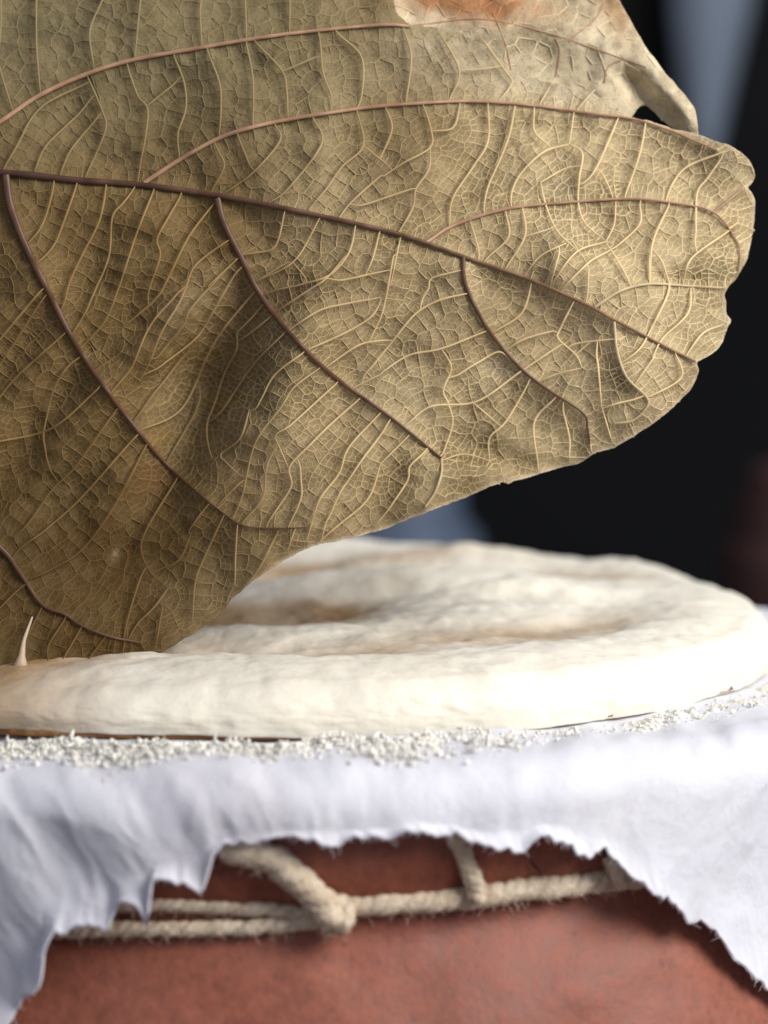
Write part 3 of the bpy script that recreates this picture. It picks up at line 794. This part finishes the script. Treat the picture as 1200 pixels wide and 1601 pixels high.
def inside_poly(px, py, q):
    res = np.zeros(px.shape, bool)
    x0, y0 = q[:, 0], q[:, 1]; x1, y1 = np.roll(x0, -1), np.roll(y0, -1)
    for a, b, c, d in zip(x0, y0, x1, y1):
        if b == d: continue
        cond = ((b > py) != (d > py))
        if not cond.any(): continue
        res ^= cond & (px < (c - a) * (py - b) / (d - b) + a)
    return res

def net_tree(extra=()):
    ids, P_ = [], []
    for k, l in enumerate([v[1] for v in main_veins] + small + list(extra)):
        sp = spline(l, 4.0); P_.append(sp); ids += [k] * len(sp)
    P_ = np.vstack(P_); kd = kdtree.KDTree(len(P_))
    for i, p in enumerate(P_): kd.insert((p[0], p[1], 0), i)
    kd.balance()
    return kd, ids
kd, ids = net_tree()
nm_ = len(main_veins)
def meet(p, dirn, own, reach):
    """where a vein end, carried on in its own direction, meets another vein"""
    best = None
    for (co, i, dist) in kd.find_range((p[0], p[1], 0), reach):
        if ids[i] == own: continue
        v = np.array([co[0] - p[0], co[1] - p[1]]); L = np.linalg.norm(v)
        c = (v @ dirn) / (L + 1e-6)
        if L < 3: return None
        if c > 0.45:
            sc = L * (1.6 - c)
            if best is None or sc < best[0]: best = (sc, co)
    return None if best is None else (best[1][0], best[1][1])
bq = np.array(blade_outline, float)
for k, l in enumerate(small):
    kd, ids = net_tree()
    l = list(l)
    sp = spline(l, 4.0)
    for end in (0, 1):
        a = sp[0] if end == 0 else sp[-1]
        o3 = sp[min(6, len(sp) - 1)] if end == 0 else sp[max(-7, -len(sp))]
        dr_ = (a - o3) / (np.linalg.norm(a - o3) + 1e-9)
        near = [q_ for q_ in kd.find_range((a[0], a[1], 0), 4.5) if ids[q_[1]] != nm_ + k]
        if near: continue
        p = a.copy(); path = []; hit = None
        turn = rng.normal(0, 0.012)
        for st in range(34):
            turn = 0.8 * turn + rng.normal(0, 0.022)
            dr_ = np.array([dr_[0] * math.cos(turn) - dr_[1] * math.sin(turn), dr_[0] * math.sin(turn) + dr_[1] * math.cos(turn)])
            # lean towards a vein that lies just ahead
            p = p + dr_ * 5.0
            if not inside_poly(np.array([p[0]]), np.array([p[1]]), bq)[0]: hit = None; path = path[:-1]; break
            path.append(tuple(p))
            oth = [q_ for q_ in kd.find_range((p[0], p[1], 0), 7.0) if ids[q_[1]] != nm_ + k]
            if oth:
                co = min(oth, key=lambda q_: q_[2])[0]; hit = (co[0], co[1]); break
        path = path[3::4] if len(path) > 4 else path[-1:] if False else path[2::3]
        if hit is not None:
            path = [q_ for q_ in path if math.hypot(q_[0] - hit[0], q_[1] - hit[1]) > 7] + [hit]
        l = path[::-1] + l if end == 0 else l + path
    small[k] = l

# closed nets of veinlets: cells seeded in mirrored pairs on both sides of every vein, so that the
# cell walls run along the veins and meet them; then a finer net inside those cells
from mathutils.geometry import delaunay_2d_cdt
clipq = dense_outline(blade_outline, wob=0.0, step=4.0)

def mirrored(segs, off, gap):
    """segs: list of dense polylines"""
    out = []
    for sp in segs:
        if len(sp) < 2: continue
        L = np.concatenate([[0], np.cumsum(np.linalg.norm(np.diff(sp, axis=0), axis=1))])
        n = max(1, int(round(L[-1] / gap)))
        t = (np.arange(n) + 0.5) / n * L[-1]
        px_, py_ = np.interp(t, L, sp[:, 0]), np.interp(t, L, sp[:, 1])
        e = 1.0
        tx = np.interp(t + e, L, sp[:, 0]) - np.interp(t - e, L, sp[:, 0]); ty = np.interp(t + e, L, sp[:, 1]) - np.interp(t - e, L, sp[:, 1])
        l_ = np.hypot(tx, ty) + 1e-9; nx, ny = -ty / l_, tx / l_
        j = rng.uniform(0.75, 1.1, n) * off
        out.append(np.stack([px_ + nx * j, py_ + ny * j], 1)); out.append(np.stack([px_ - nx * j, py_ - ny * j], 1))
    return np.vstack(out)

def thin(first, extra, dmin):
    """greedy spacing on a hash grid"""
    cell = {}; keep = []
    for grp, d_ in ((first, dmin * 0.8), (extra, dmin)):
        for p in grp:
            ci, cj = int(p[0] // dmin), int(p[1] // dmin)
            ok_ = True
            for a_ in (ci - 1, ci, ci + 1):
                for b_ in (cj - 1, cj, cj + 1):
                    for q_ in cell.get((a_, b_), ()):
                        if (q_[0] - p[0]) ** 2 + (q_[1] - p[1]) ** 2 < d_ * d_: ok_ = False; break
                    if not ok_: break
                if not ok_: break
            if ok_:
                cell.setdefault((ci, cj), []).append(p); keep.append(p)
    return np.array(keep)

def cell_walls(seeds):
    r = delaunay_2d_cdt([Vector((float(p[0]), float(p[1]))) for p in seeds], [], [], 0, 1e-5)
    V_ = np.array([(v[0], v[1]) for v in r[0]]); T_ = np.array(r[2])
    A, B, C_ = V_[T_[:, 0]], V_[T_[:, 1]], V_[T_[:, 2]]
    d_ = 2 * (A[:, 0] * (B[:, 1] - C_[:, 1]) + B[:, 0] * (C_[:, 1] - A[:, 1]) + C_[:, 0] * (A[:, 1] - B[:, 1]))
    d_ = np.where(np.abs(d_) < 1e-9, 1e-9, d_)
    a2, b2, c2 = (A ** 2).sum(1), (B ** 2).sum(1), (C_ ** 2).sum(1)
    cc = np.stack([(a2 * (B[:, 1] - C_[:, 1]) + b2 * (C_[:, 1] - A[:, 1]) + c2 * (A[:, 1] - B[:, 1])) / d_,
                   (a2 * (C_[:, 0] - B[:, 0]) + b2 * (A[:, 0] - C_[:, 0]) + c2 * (B[:, 0] - A[:, 0])) / d_], 1)
    E = np.sort(np.concatenate([T_[:, [0, 1]], T_[:, [1, 2]], T_[:, [2, 0]]]), 1)
    tri = np.tile(np.arange(len(T_)), 3)
    o_ = np.lexsort((E[:, 1], E[:, 0])); E, tri = E[o_], tri[o_]
    same = (E[1:] == E[:-1]).all(1)
    i0 = np.where(same)[0]
    return cc[tri[i0]], cc[tri[i0 + 1]]

def clipped(P0, P1, maxlen, avoid, dav):
    m = 0.5 * (P0 + P1)
    L = np.linalg.norm(P1 - P0, axis=1)
    ok_ = (L < maxlen) & (L > 0.4) & (m[:, 0] > -70) & (m[:, 0] < 1190) & (m[:, 1] > -70) & (m[:, 1] < 1070)
    P0, P1 = P0[ok_], P1[ok_]
    ok_ = inside_poly(P0[:, 0], P0[:, 1], clipq) & inside_poly(P1[:, 0], P1[:, 1], clipq)
    P0, P1 = P0[ok_], P1[ok_]
    if avoid is not None:
        da = np.array([avoid.find((q_[0], q_[1], 0))[2] for q_ in 0.5 * (P0 + P1)])
        P0, P1 = P0[da > dav], P1[da > dav]
    return P0, P1

kd, ids = net_tree()
lines0 = [spline(v[1], 4.0) for v in main_veins] + [spline(l, 4.0) for l in small]
pairs = mirrored(lines0, 11.0, 24.0)
fill = np.stack([rng.uniform(-100, 1210, 9000), rng.uniform(-100, 1090, 9000)], 1)
fill = fill[np.array([kd.find((q_[0], q_[1], 0))[2] > 15 for q_ in fill])]
nw0, nw1 = cell_walls(thin(pairs, fill, 21.0))
nw0, nw1 = clipped(nw0, nw1, 75, kd, 3.5)
L_ = np.linalg.norm(nw1 - nw0, axis=1)[:, None]
N_ = np.stack([-(nw1 - nw0)[:, 1], (nw1 - nw0)[:, 0]], 1) / (L_ + 1e-9)
mid_ = 0.5 * (nw0 + nw1) + (nw1 - nw0) * rng.uniform(-0.12, 0.12, L_.shape) + N_ * rng.normal(0, 0.085, L_.shape) * L_
nw0, nw1 = np.concatenate([nw0, mid_]), np.concatenate([mid_, nw1])
dense = []
for a_, b_ in zip(nw0, nw1):
    n = max(2, int(np.linalg.norm(b_ - a_) / 5) + 1)
    dense.append(a_ + (b_ - a_) * np.linspace(0, 1, n)[:, None])
allp = np.vstack(lines0 + dense)
kd1 = kdtree.KDTree(len(allp))
for i, p in enumerate(allp): kd1.insert((p[0], p[1], 0), i)
kd1.balance()
pairs = np.vstack([mirrored(lines0, 4.6, 9.0), mirrored(dense, 4.2, 8.5)])
fill = np.stack([rng.uniform(-80, 1200, 60000), rng.uniform(-80, 1080, 60000)], 1)
fill = fill[np.array([kd1.find((q_[0], q_[1], 0))[2] > 6 for q_ in fill])]
f0, f1 = cell_walls(thin(pairs, fill, 7.6))
f0, f1 = clipped(f0, f1, 26, kd1, 1.6)
print("net", len(nw0), len(f0))

x, y, Fq, ed = sheet(blade_outline, 2.8, 211)
dv = vein_field(x, y, [(l, 2) for l in small])
dm = vein_field(x, y, [(v[1], 2) for v in main_veins])
kdw = kdtree.KDTree(sum(len(q_) for q_ in dense)); i_ = 0
for q_ in dense:
    for p in q_: kdw.insert((p[0], p[1], 0), i_); i_ += 1
kdw.balance()
dl = np.array([kdw.find((a, b, 0))[2] for a, b in zip(x, y)])
relief = 0.00036 * (1 - np.exp(-dl / 6.0)) + 0.00055 * (1 - np.exp(-dv / 14.0)) + 0.0016 * (1 - np.exp(-dm / 26.0))
d = Dbase(x, y) + relief
def lerp3(a, b, t): return np.asarray(a)[None] * (1 - t[:, None]) + np.asarray(b)[None] * t[:, None]
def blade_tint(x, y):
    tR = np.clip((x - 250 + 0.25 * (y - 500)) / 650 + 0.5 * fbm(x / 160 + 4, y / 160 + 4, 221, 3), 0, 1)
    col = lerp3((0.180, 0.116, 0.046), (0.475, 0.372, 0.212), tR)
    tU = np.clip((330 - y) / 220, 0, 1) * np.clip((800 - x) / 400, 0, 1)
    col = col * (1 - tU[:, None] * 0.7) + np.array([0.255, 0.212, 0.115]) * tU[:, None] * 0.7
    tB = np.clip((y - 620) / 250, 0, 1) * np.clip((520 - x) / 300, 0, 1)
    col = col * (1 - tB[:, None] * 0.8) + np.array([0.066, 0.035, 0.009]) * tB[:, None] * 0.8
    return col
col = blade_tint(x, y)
def blot(cx, cy, sx, sy, a, c, amt, sd):
    global col
    w = G(x, y, cx, cy, sx, sy, a) * np.clip(0.9 + 0.9 * fbm(x / 22.0 + sd, y / 22.0, 300 + sd, 3), 0, 1.4)
    w = np.clip(w * amt, 0, 1)[:, None]
    col = col * (1 - w) + np.array(c) * w
blot(245, 780 - 45, 26, 34, 20, (0.16, 0.06, 0.02), 0.7, 1)
blot(340, 625, 55, 12, 0, (0.30, 0.20, 0.03), 0.55, 2)
blot(265, 683, 40, 12, 0, (0.28, 0.17, 0.03), 0.5, 3)
blot(470, 455, 40, 22, -20, (0.17, 0.085, 0.045), 0.5, 4)
blot(60, 45, 45, 25, 0, (0.12, 0.11, 0.055), 0.6, 5)
blot(880, 490, 18, 14, 40, (0.14, 0.10, 0.05), 0.6, 6)
blot(965, 590, 28, 14, 50, (0.16, 0.12, 0.06), 0.6, 7)
blot(770, 460, 30, 40, 30, (0.23, 0.18, 0.11), 0.5, 8)
blot(760, 725, 90, 14, 12, (0.22, 0.16, 0.07), 0.55, 9)
blot(1020, 215, 70, 16, 15, (0.22, 0.15, 0.09), 0.5, 10)
blot(880, 290, 40, 20, 0, (0.22, 0.18, 0.12), 0.5, 11)
blot(640, 610, 40, 25, 40, (0.24, 0.20, 0.13), 0.5, 12)
blot(780, 570, 26, 22, 0, (0.62, 0.55, 0.42), 0.5, 13)
blot(670, 745, 18, 34, 20, (0.58, 0.48, 0.28), 0.55, 14)
blot(735, 88, 120, 48, 6, (0.54, 0.46, 0.32), 0.9, 15)
blot(870, 145, 120, 22, 10, (0.58, 0.50, 0.36), 0.8, 21)
blot(490, 455, 10, 5, -20, (0.62, 0.48, 0.34), 1.4, 16)
blot(180, 867, 7, 11, 30, (0.42, 0.30, 0.16), 0.9, 17)
blot(1135, 250, 26, 16, 40, (0.50, 0.42, 0.27), 0.8, 18)
blot(1140, 360, 10, 26, 20, (0.24, 0.15, 0.05), 0.7, 19)
blot(1000, 655, 110, 12, -38, (0.34, 0.25, 0.15), 0.5, 20)
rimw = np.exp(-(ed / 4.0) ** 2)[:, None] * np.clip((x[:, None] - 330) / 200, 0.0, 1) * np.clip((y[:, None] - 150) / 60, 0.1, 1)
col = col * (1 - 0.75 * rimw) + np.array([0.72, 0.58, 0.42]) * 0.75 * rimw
P = at(x, y, d)
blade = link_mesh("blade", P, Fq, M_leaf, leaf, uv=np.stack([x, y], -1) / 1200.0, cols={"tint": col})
md = blade.modifiers.new("thickness", 'SOLIDIFY'); md.thickness = 0.00045; md.offset = 1 if False else -1

def vein_depth(p, ):
    return Dbase(p[:, 0], p[:, 1])

def add_vein(name, pts, w0, w1, mat, cols=None, lift=0.0):
    p = spline(pts, 6.0 if w0 < 5 else 5.0)
    t = np.linspace(0, 1, len(p))
    w = (w0 * (1 - t) + w1 * t)
    if cols: w = w * (0.45 + 0.55 * np.clip(np.minimum(t, 1 - t) * len(p) * 6.0 / 30.0, 0, 1) ** 0.7)
    dd = Dbase(p[:, 0], p[:, 1]) - lift
    P = at(p[:, 0], p[:, 1], dd)
    rad_ = 0.5 * w * dd / F * (1 + 0.12 * fbm(t * len(p) / 3 + w0, t * 0 + p[0, 0], 231, 2))
    V, Fq = tube(P, rad_, 10, 0.62 if w0 > 5 else 0.42)
    cv = None
    if cols: cv = {'tint': np.repeat(blade_tint(p[:, 0], p[:, 1]), 10, 0)}
    return link_mesh(name, V, Fq, mat, leaf, cols=cv)

k = NT("midrib_bark")
g = k.n('ShaderNodeSeparateXYZ', {0: k.obj()}).outputs[0]
nn = k.noise(k.obj(), 200, 4).outputs['Fac']
k.set(Base_Color=k.mix(1.0, k.ramp(k.math('MULTIPLY_ADD', g, 5.0, 0.5), [(0.1, (0.065, 0.026, 0.012)), (0.55, (0.12, 0.055, 0.024)), (0.85, (0.26, 0.145, 0.065))]), k.ramp(nn, [(0.3, 0.75), (0.7, 1.25)]), 'MULTIPLY'),
      Roughness=0.5, Normal=k.bump(nn, 0.4, 0.0002))
mats = {'rust': M_rust, 'dark': M_dark, 'pale': M_pale, 'grad': k.m}
for nm, pts, w0, w1, mk in main_veins:
    add_vein(nm, pts, w0, w1, mats[mk], lift=-0.00005)
for i, pts in enumerate(small):
    mx, my = pts[len(pts) // 2]
    lower_left = my > 540 and mx < 430
    upper = my < 300 and mx < 560
    mat = M_side_dull if (upper or (lower_left and i % 3)) else M_side
    w = 3.3 if len(pts) >= 4 else 2.8
    add_vein("vein", pts, w, w * 0.8, mat, cols=True, lift=-0.00007)
def strips(P0, P1, half, lift, sag, Df=None):
    Df = Df or Dbase
    return strips_(P0, P1, half, lift, sag, Df)

def strips_(P0, P1, half, lift, sag, Df):
    """low triangular ridges, one per cell wall, lying in the blade"""
    T_ = P1 - P0; T_ = T_ / (np.linalg.norm(T_, axis=1)[:, None] + 1e-9)
    N_ = np.stack([-T_[:, 1], T_[:, 0]], 1) * half
    q_ = [P0 - N_, P0, P0 + N_, P1 - N_, P1, P1 + N_]
    out = []
    for j, p in enumerate(q_):
        pc = P0 if j < 3 else P1
        dd = Df(p[:, 0], p[:, 1]) + sag(pc)
        out.append(at(p[:, 0], p[:, 1], dd + (-lift if j in (1, 4) else 0.00012)))
    V = np.stack(out, 1).reshape(-1, 3)
    i = np.arange(len(P0))[:, None] * 6
    Fq = np.concatenate([i + np.array([[0, 1, 4, 3]]), i + np.array([[1, 2, 5, 4]])], 1).reshape(-1, 4)
    return V, Fq
def sag_of(kd_list):
    def f(p):
        r_ = 0
        for kd_, amp, sig in kd_list:
            r_ = r_ + amp * (1 - np.exp(-np.array([kd_.find((a, b, 0))[2] for a, b in p]) / sig))
        return r_
    return f
def tree_of(lines):
    P_ = np.vstack([spline(l, 3.0) for l in lines]); t_ = kdtree.KDTree(len(P_))
    for i, p in enumerate(P_): t_.insert((p[0], p[1], 0), i)
    t_.balance(); return t_
kdS, kdM = tree_of(small), tree_of([v[1] for v in main_veins])
base_sag = [(kdS, 0.00055, 14.0), (kdM, 0.0016, 26.0)]
V, Fq = strips(nw0, nw1, 1.0, 0.00008, sag_of(base_sag))
def net_fade(p):
    return 1 - 0.24 * np.clip((420 - p[:, 1]) / 200, 0, 1) * np.clip((760 - p[:, 0]) / 400, 0, 1)
ct_ = np.repeat(blade_tint(*(0.5 * (nw0 + nw1)).T) * net_fade(0.5 * (nw0 + nw1))[:, None], 6, 0)
tag(link_mesh("veinlet", V, Fq, M_veinlet, leaf, cols={"tint": ct_}), kind="stuff")
V, Fq = strips(f0, f1, 0.95, 0.00009, sag_of(base_sag + [(kdw, 0.00036, 6.0)]))
ct_ = np.repeat(blade_tint(*(0.5 * (f0 + f1)).T) * net_fade(0.5 * (f0 + f1))[:, None] ** 1.6, 6, 0)
tag(link_mesh("fine_veinlet", V, Fq, M_fine, leaf, cols={"tint": ct_}), kind="stuff")
# leaf stalk beyond the left edge of the picture
p = spline([(-330, 264), (-420, 268), (-520, 300)], 8)
V, Fq = tube(at(p[:, 0], p[:, 1], Dbase(p[:, 0] * 0 - 330, p[:, 1] * 0 + 264)), np.linspace(7, 9, len(p)) * 0.00015, 10)
link_mesh("stalk", V, Fq, M_dark, leaf)

# folded-back upper lobe, seen paler behind the blade
lobe_outline = [(560, 150), (560, 20), (575, -120), (700, -190), (860, -150), (940, -70), (958, -20), (975, 14), (990, 40), (1008, 72), (1030, 102), (1052, 128), (1072, 150), (1086, 172), (1091, 196), (1092, 218),
    (1070, 216), (1050, 200), (1034, 186), (1022, 172), (1012, 163), (1002, 164), (994, 172), (986, 188), (960, 206), (900, 220), (800, 210), (700, 180)]
x, y, Fq, ed = sheet(lobe_outline, 2.6, 241)
def Dlobe(x, y):
    d = Dbase(x, y) + 0.0034 + 0.0055 * np.clip((x - 790) / 130, 0, 1) + 0.00003 * np.clip(60 - y, 0, None)
    d = d + 0.0030 * np.clip((x - 760) / 100, 0, 1) * fbm(x / 120.0 + 3, y / 120.0 + 3, 251, 3) + 0.0009 * fbm(x / 30.0 + 3, y / 30.0 + 3, 257, 3)
    d = d - 0.006 * G(x, y, 1060, 165, 70, 22, 52) + 0.004 * G(x, y, 1010, 150, 60, 18, 40) - 0.003 * G(x, y, 900, 60, 100, 30, 30)
    return d
d = Dlobe(x, y)
def lobe_tint(x, y):
    col = np.tile(np.array([[0.70, 0.59, 0.40]]), (len(x), 1))
    tt = np.clip(0.5 + 1.1 * fbm(x / 60 + 8, y / 60 + 2, 261, 4), 0, 1)[:, None]
    col = np.array([[0.58, 0.485, 0.32]]) * (1 - tt) + col * tt
    col = col * (0.94 + 0.22 * fbm(x / 14 + 8, y / 14 + 2, 263, 3))[:, None]
    w = np.clip(1.5 * G(x, y, 745, 8, 105, 27, 4) * np.clip(0.85 + 0.6 * fbm(x / 30.0, y / 24.0 + 90, 271, 3), 0, 1.3), 0, 1)[:, None]
    col = col * (1 - w) + np.array([0.40, 0.19, 0.085]) * w
    w = np.clip(0.8 * G(x, y, 960, 10, 24, 60, -25), 0, 1)[:, None]
    return col * (1 - w) + np.array([0.42, 0.25, 0.12]) * w
col = lobe_tint(x, y)
lobe = link_mesh("folded_lobe", at(x, y, d), Fq, M_leaf, leaf, uv=np.stack([x, y], -1) / 1200.0 + 3.1, cols={"tint": col})
lobe["label"] = "pale folded back lobe with an orange patch"
md = lobe.modifiers.new("thickness", 'SOLIDIFY'); md.thickness = 0.0005; md.offset = -1
for pts in ([(640, 41), (750, 30), (850, 50), (940, 80), (1010, 105)], [(868, 120), (875, 80), (868, 60)], [(890, 62), (930, 30), (945, 0)], [(945, 130), (950, 105), (975, 92)], [(800, 118), (790, 70), (770, 20)]):
    p = spline(pts, 6)
    V, Fq = tube(at(p[:, 0], p[:, 1], Dlobe(p[:, 0], p[:, 1]) - 0.0001), np.linspace(1.5, 0.9, len(p)) * 0.00015, 6, 0.7)
    link_mesh("vein", V, Fq, M_rust, leaf)

lq = dense_outline(lobe_outline, wob=0.0, step=4.0)
sd = np.stack([rng.uniform(540, 1110, 3000), rng.uniform(-200, 240, 3000)], 1)
l0, l1 = cell_walls(thin(sd[:0], sd, 19.0))
g_ = np.linalg.norm(l1 - l0, axis=1) < 60
l0, l1 = l0[g_], l1[g_]
g_ = inside_poly(l0[:, 0], l0[:, 1], lq) & inside_poly(l1[:, 0], l1[:, 1], lq)
l0, l1 = l0[g_], l1[g_]
V, Fq = strips(l0, l1, 1.2, 0.00018, lambda p: 0.0, Dlobe)
tag(link_mesh("veinlet", V, Fq, M_veinlet, leaf, cols={"tint": np.repeat(lobe_tint(*(0.5 * (l0 + l1)).T) * 0.80, 6, 0)}), kind="stuff")

# sticky thread of dough clinging to the leaf
p = spline([(14, 1085), (26, 1060), (31, 1044), (34, 1022), (37, 1002), (43, 984), (50, 965)], 3)
dd = np.linspace(0.552, 0.5425, len(p))
ddl = Dbase(p[:, 0], p[:, 1]) - 0.0008
tq = np.linspace(0, 1, len(p))
dd = dd * (1 - tq) + ddl * tq
wv_ = np.interp(tq, [0, 0.15, 0.32, 0.5, 0.7, 1], [48, 34, 15, 5.5, 3.0, 1.6])
V, Fq = tube(at(p[:, 0], p[:, 1], dd), wv_ * 0.000145, 12)
strand = link_mesh("dough_strand", V, Fq, M_bread, bread, cols={"tan": np.full((len(V), 3), 0.7)})

# ------------------------------------------------------------------ blurred things far behind
M_towel = plain("blue_grey_cotton", (0.20, 0.235, 0.28), (0.24, 0.27, 0.32), 12, 0.9, 0.2, 0.001, 0.1)
M_enamel = plain("blue_grey_enamel", (0.085, 0.11, 0.155), (0.105, 0.13, 0.18), 10, 0.45, 0.1, 0.0005)
M_clay2 = plain("dull_brown_clay", (0.05, 0.02, 0.018), (0.07, 0.03, 0.026), 10, 0.6, 0.2, 0.001)
Yt = 2.5
top = at(1146, -420, Yt); bot = at(1102, 285, Yt)
n, m = 24, 60
s_ = np.linspace(0, 1, m)[None]; a_ = np.linspace(-1, 1, n)[:, None]
wd = np.interp(s_, [0, 0.6, 1], [0.047, 0.043, 0.011]) 
xx = top[0] * (1 - s_) + bot[0] * s_ + a_ * wd
zz = top[2] * (1 - s_) + bot[2] * s_ + 0 * a_
yy = Yt + 0.035 * a_ ** 2 + 0.006 * np.sin(s_ * 9 + a_)
V = np.stack([xx, yy, zz], -1).reshape(-1, 3)
towel = link_mesh("hanging_towel", V, grid_faces(n, m)[:, ::-1], M_towel)
tag(towel, "blurred blue grey towel hanging at upper right behind the leaf", "towel")
md = towel.modifiers.new("thickness", 'SOLIDIFY'); md.thickness = 0.004

c = at(625, 800, 2.0)
zt = at(625, 762, 2.0)[2]
pr = spline([(0.0001, -0.256), (0.07, -0.256), (0.075, -0.24), (0.068, -0.12), (0.055, zt - 0.03), (0.052, zt), (0.049, zt), (0.05, zt - 0.03), (0.06, -0.12), (0.06, -0.24), (0.0001, -0.245)], 0.01)
V, Fq = lathe(pr, 64, (c[0], c[1], 0))
jug = thing("enamel_jug", "blurred blue grey enamel jug far behind the bread", "jug")
link_mesh("jug_body", V, Fq, M_enamel, jug)
hd = spline([(c[0] - 0.054, c[1], zt - 0.02), (c[0] - 0.10, c[1], zt - 0.04), (c[0] - 0.11, c[1], -0.10), (c[0] - 0.069, c[1], -0.14)], 0.006)
V, Fq = tube(hd, 0.007, 10)
link_mesh("handle", V, Fq, M_enamel, jug)

c = at(1300, 800, 2.0)
zt = at(1300, 755, 2.0)[2]
pr = spline([(0.0001, -0.256), (0.05, -0.256), (0.085, -0.20), (0.09, -0.13), (0.07, zt - 0.035), (0.062, zt - 0.02), (0.068, zt), (0.063, zt), (0.057, zt - 0.02), (0.065, -0.06), (0.08, -0.14), (0.0001, -0.24)], 0.008)
V, Fq = lathe(pr, 64, (c[0], c[1], 0))
tag(link_mesh("clay_jar", V, Fq, M_clay2), "blurred dull brown clay jar far behind the bread at right", "jar")
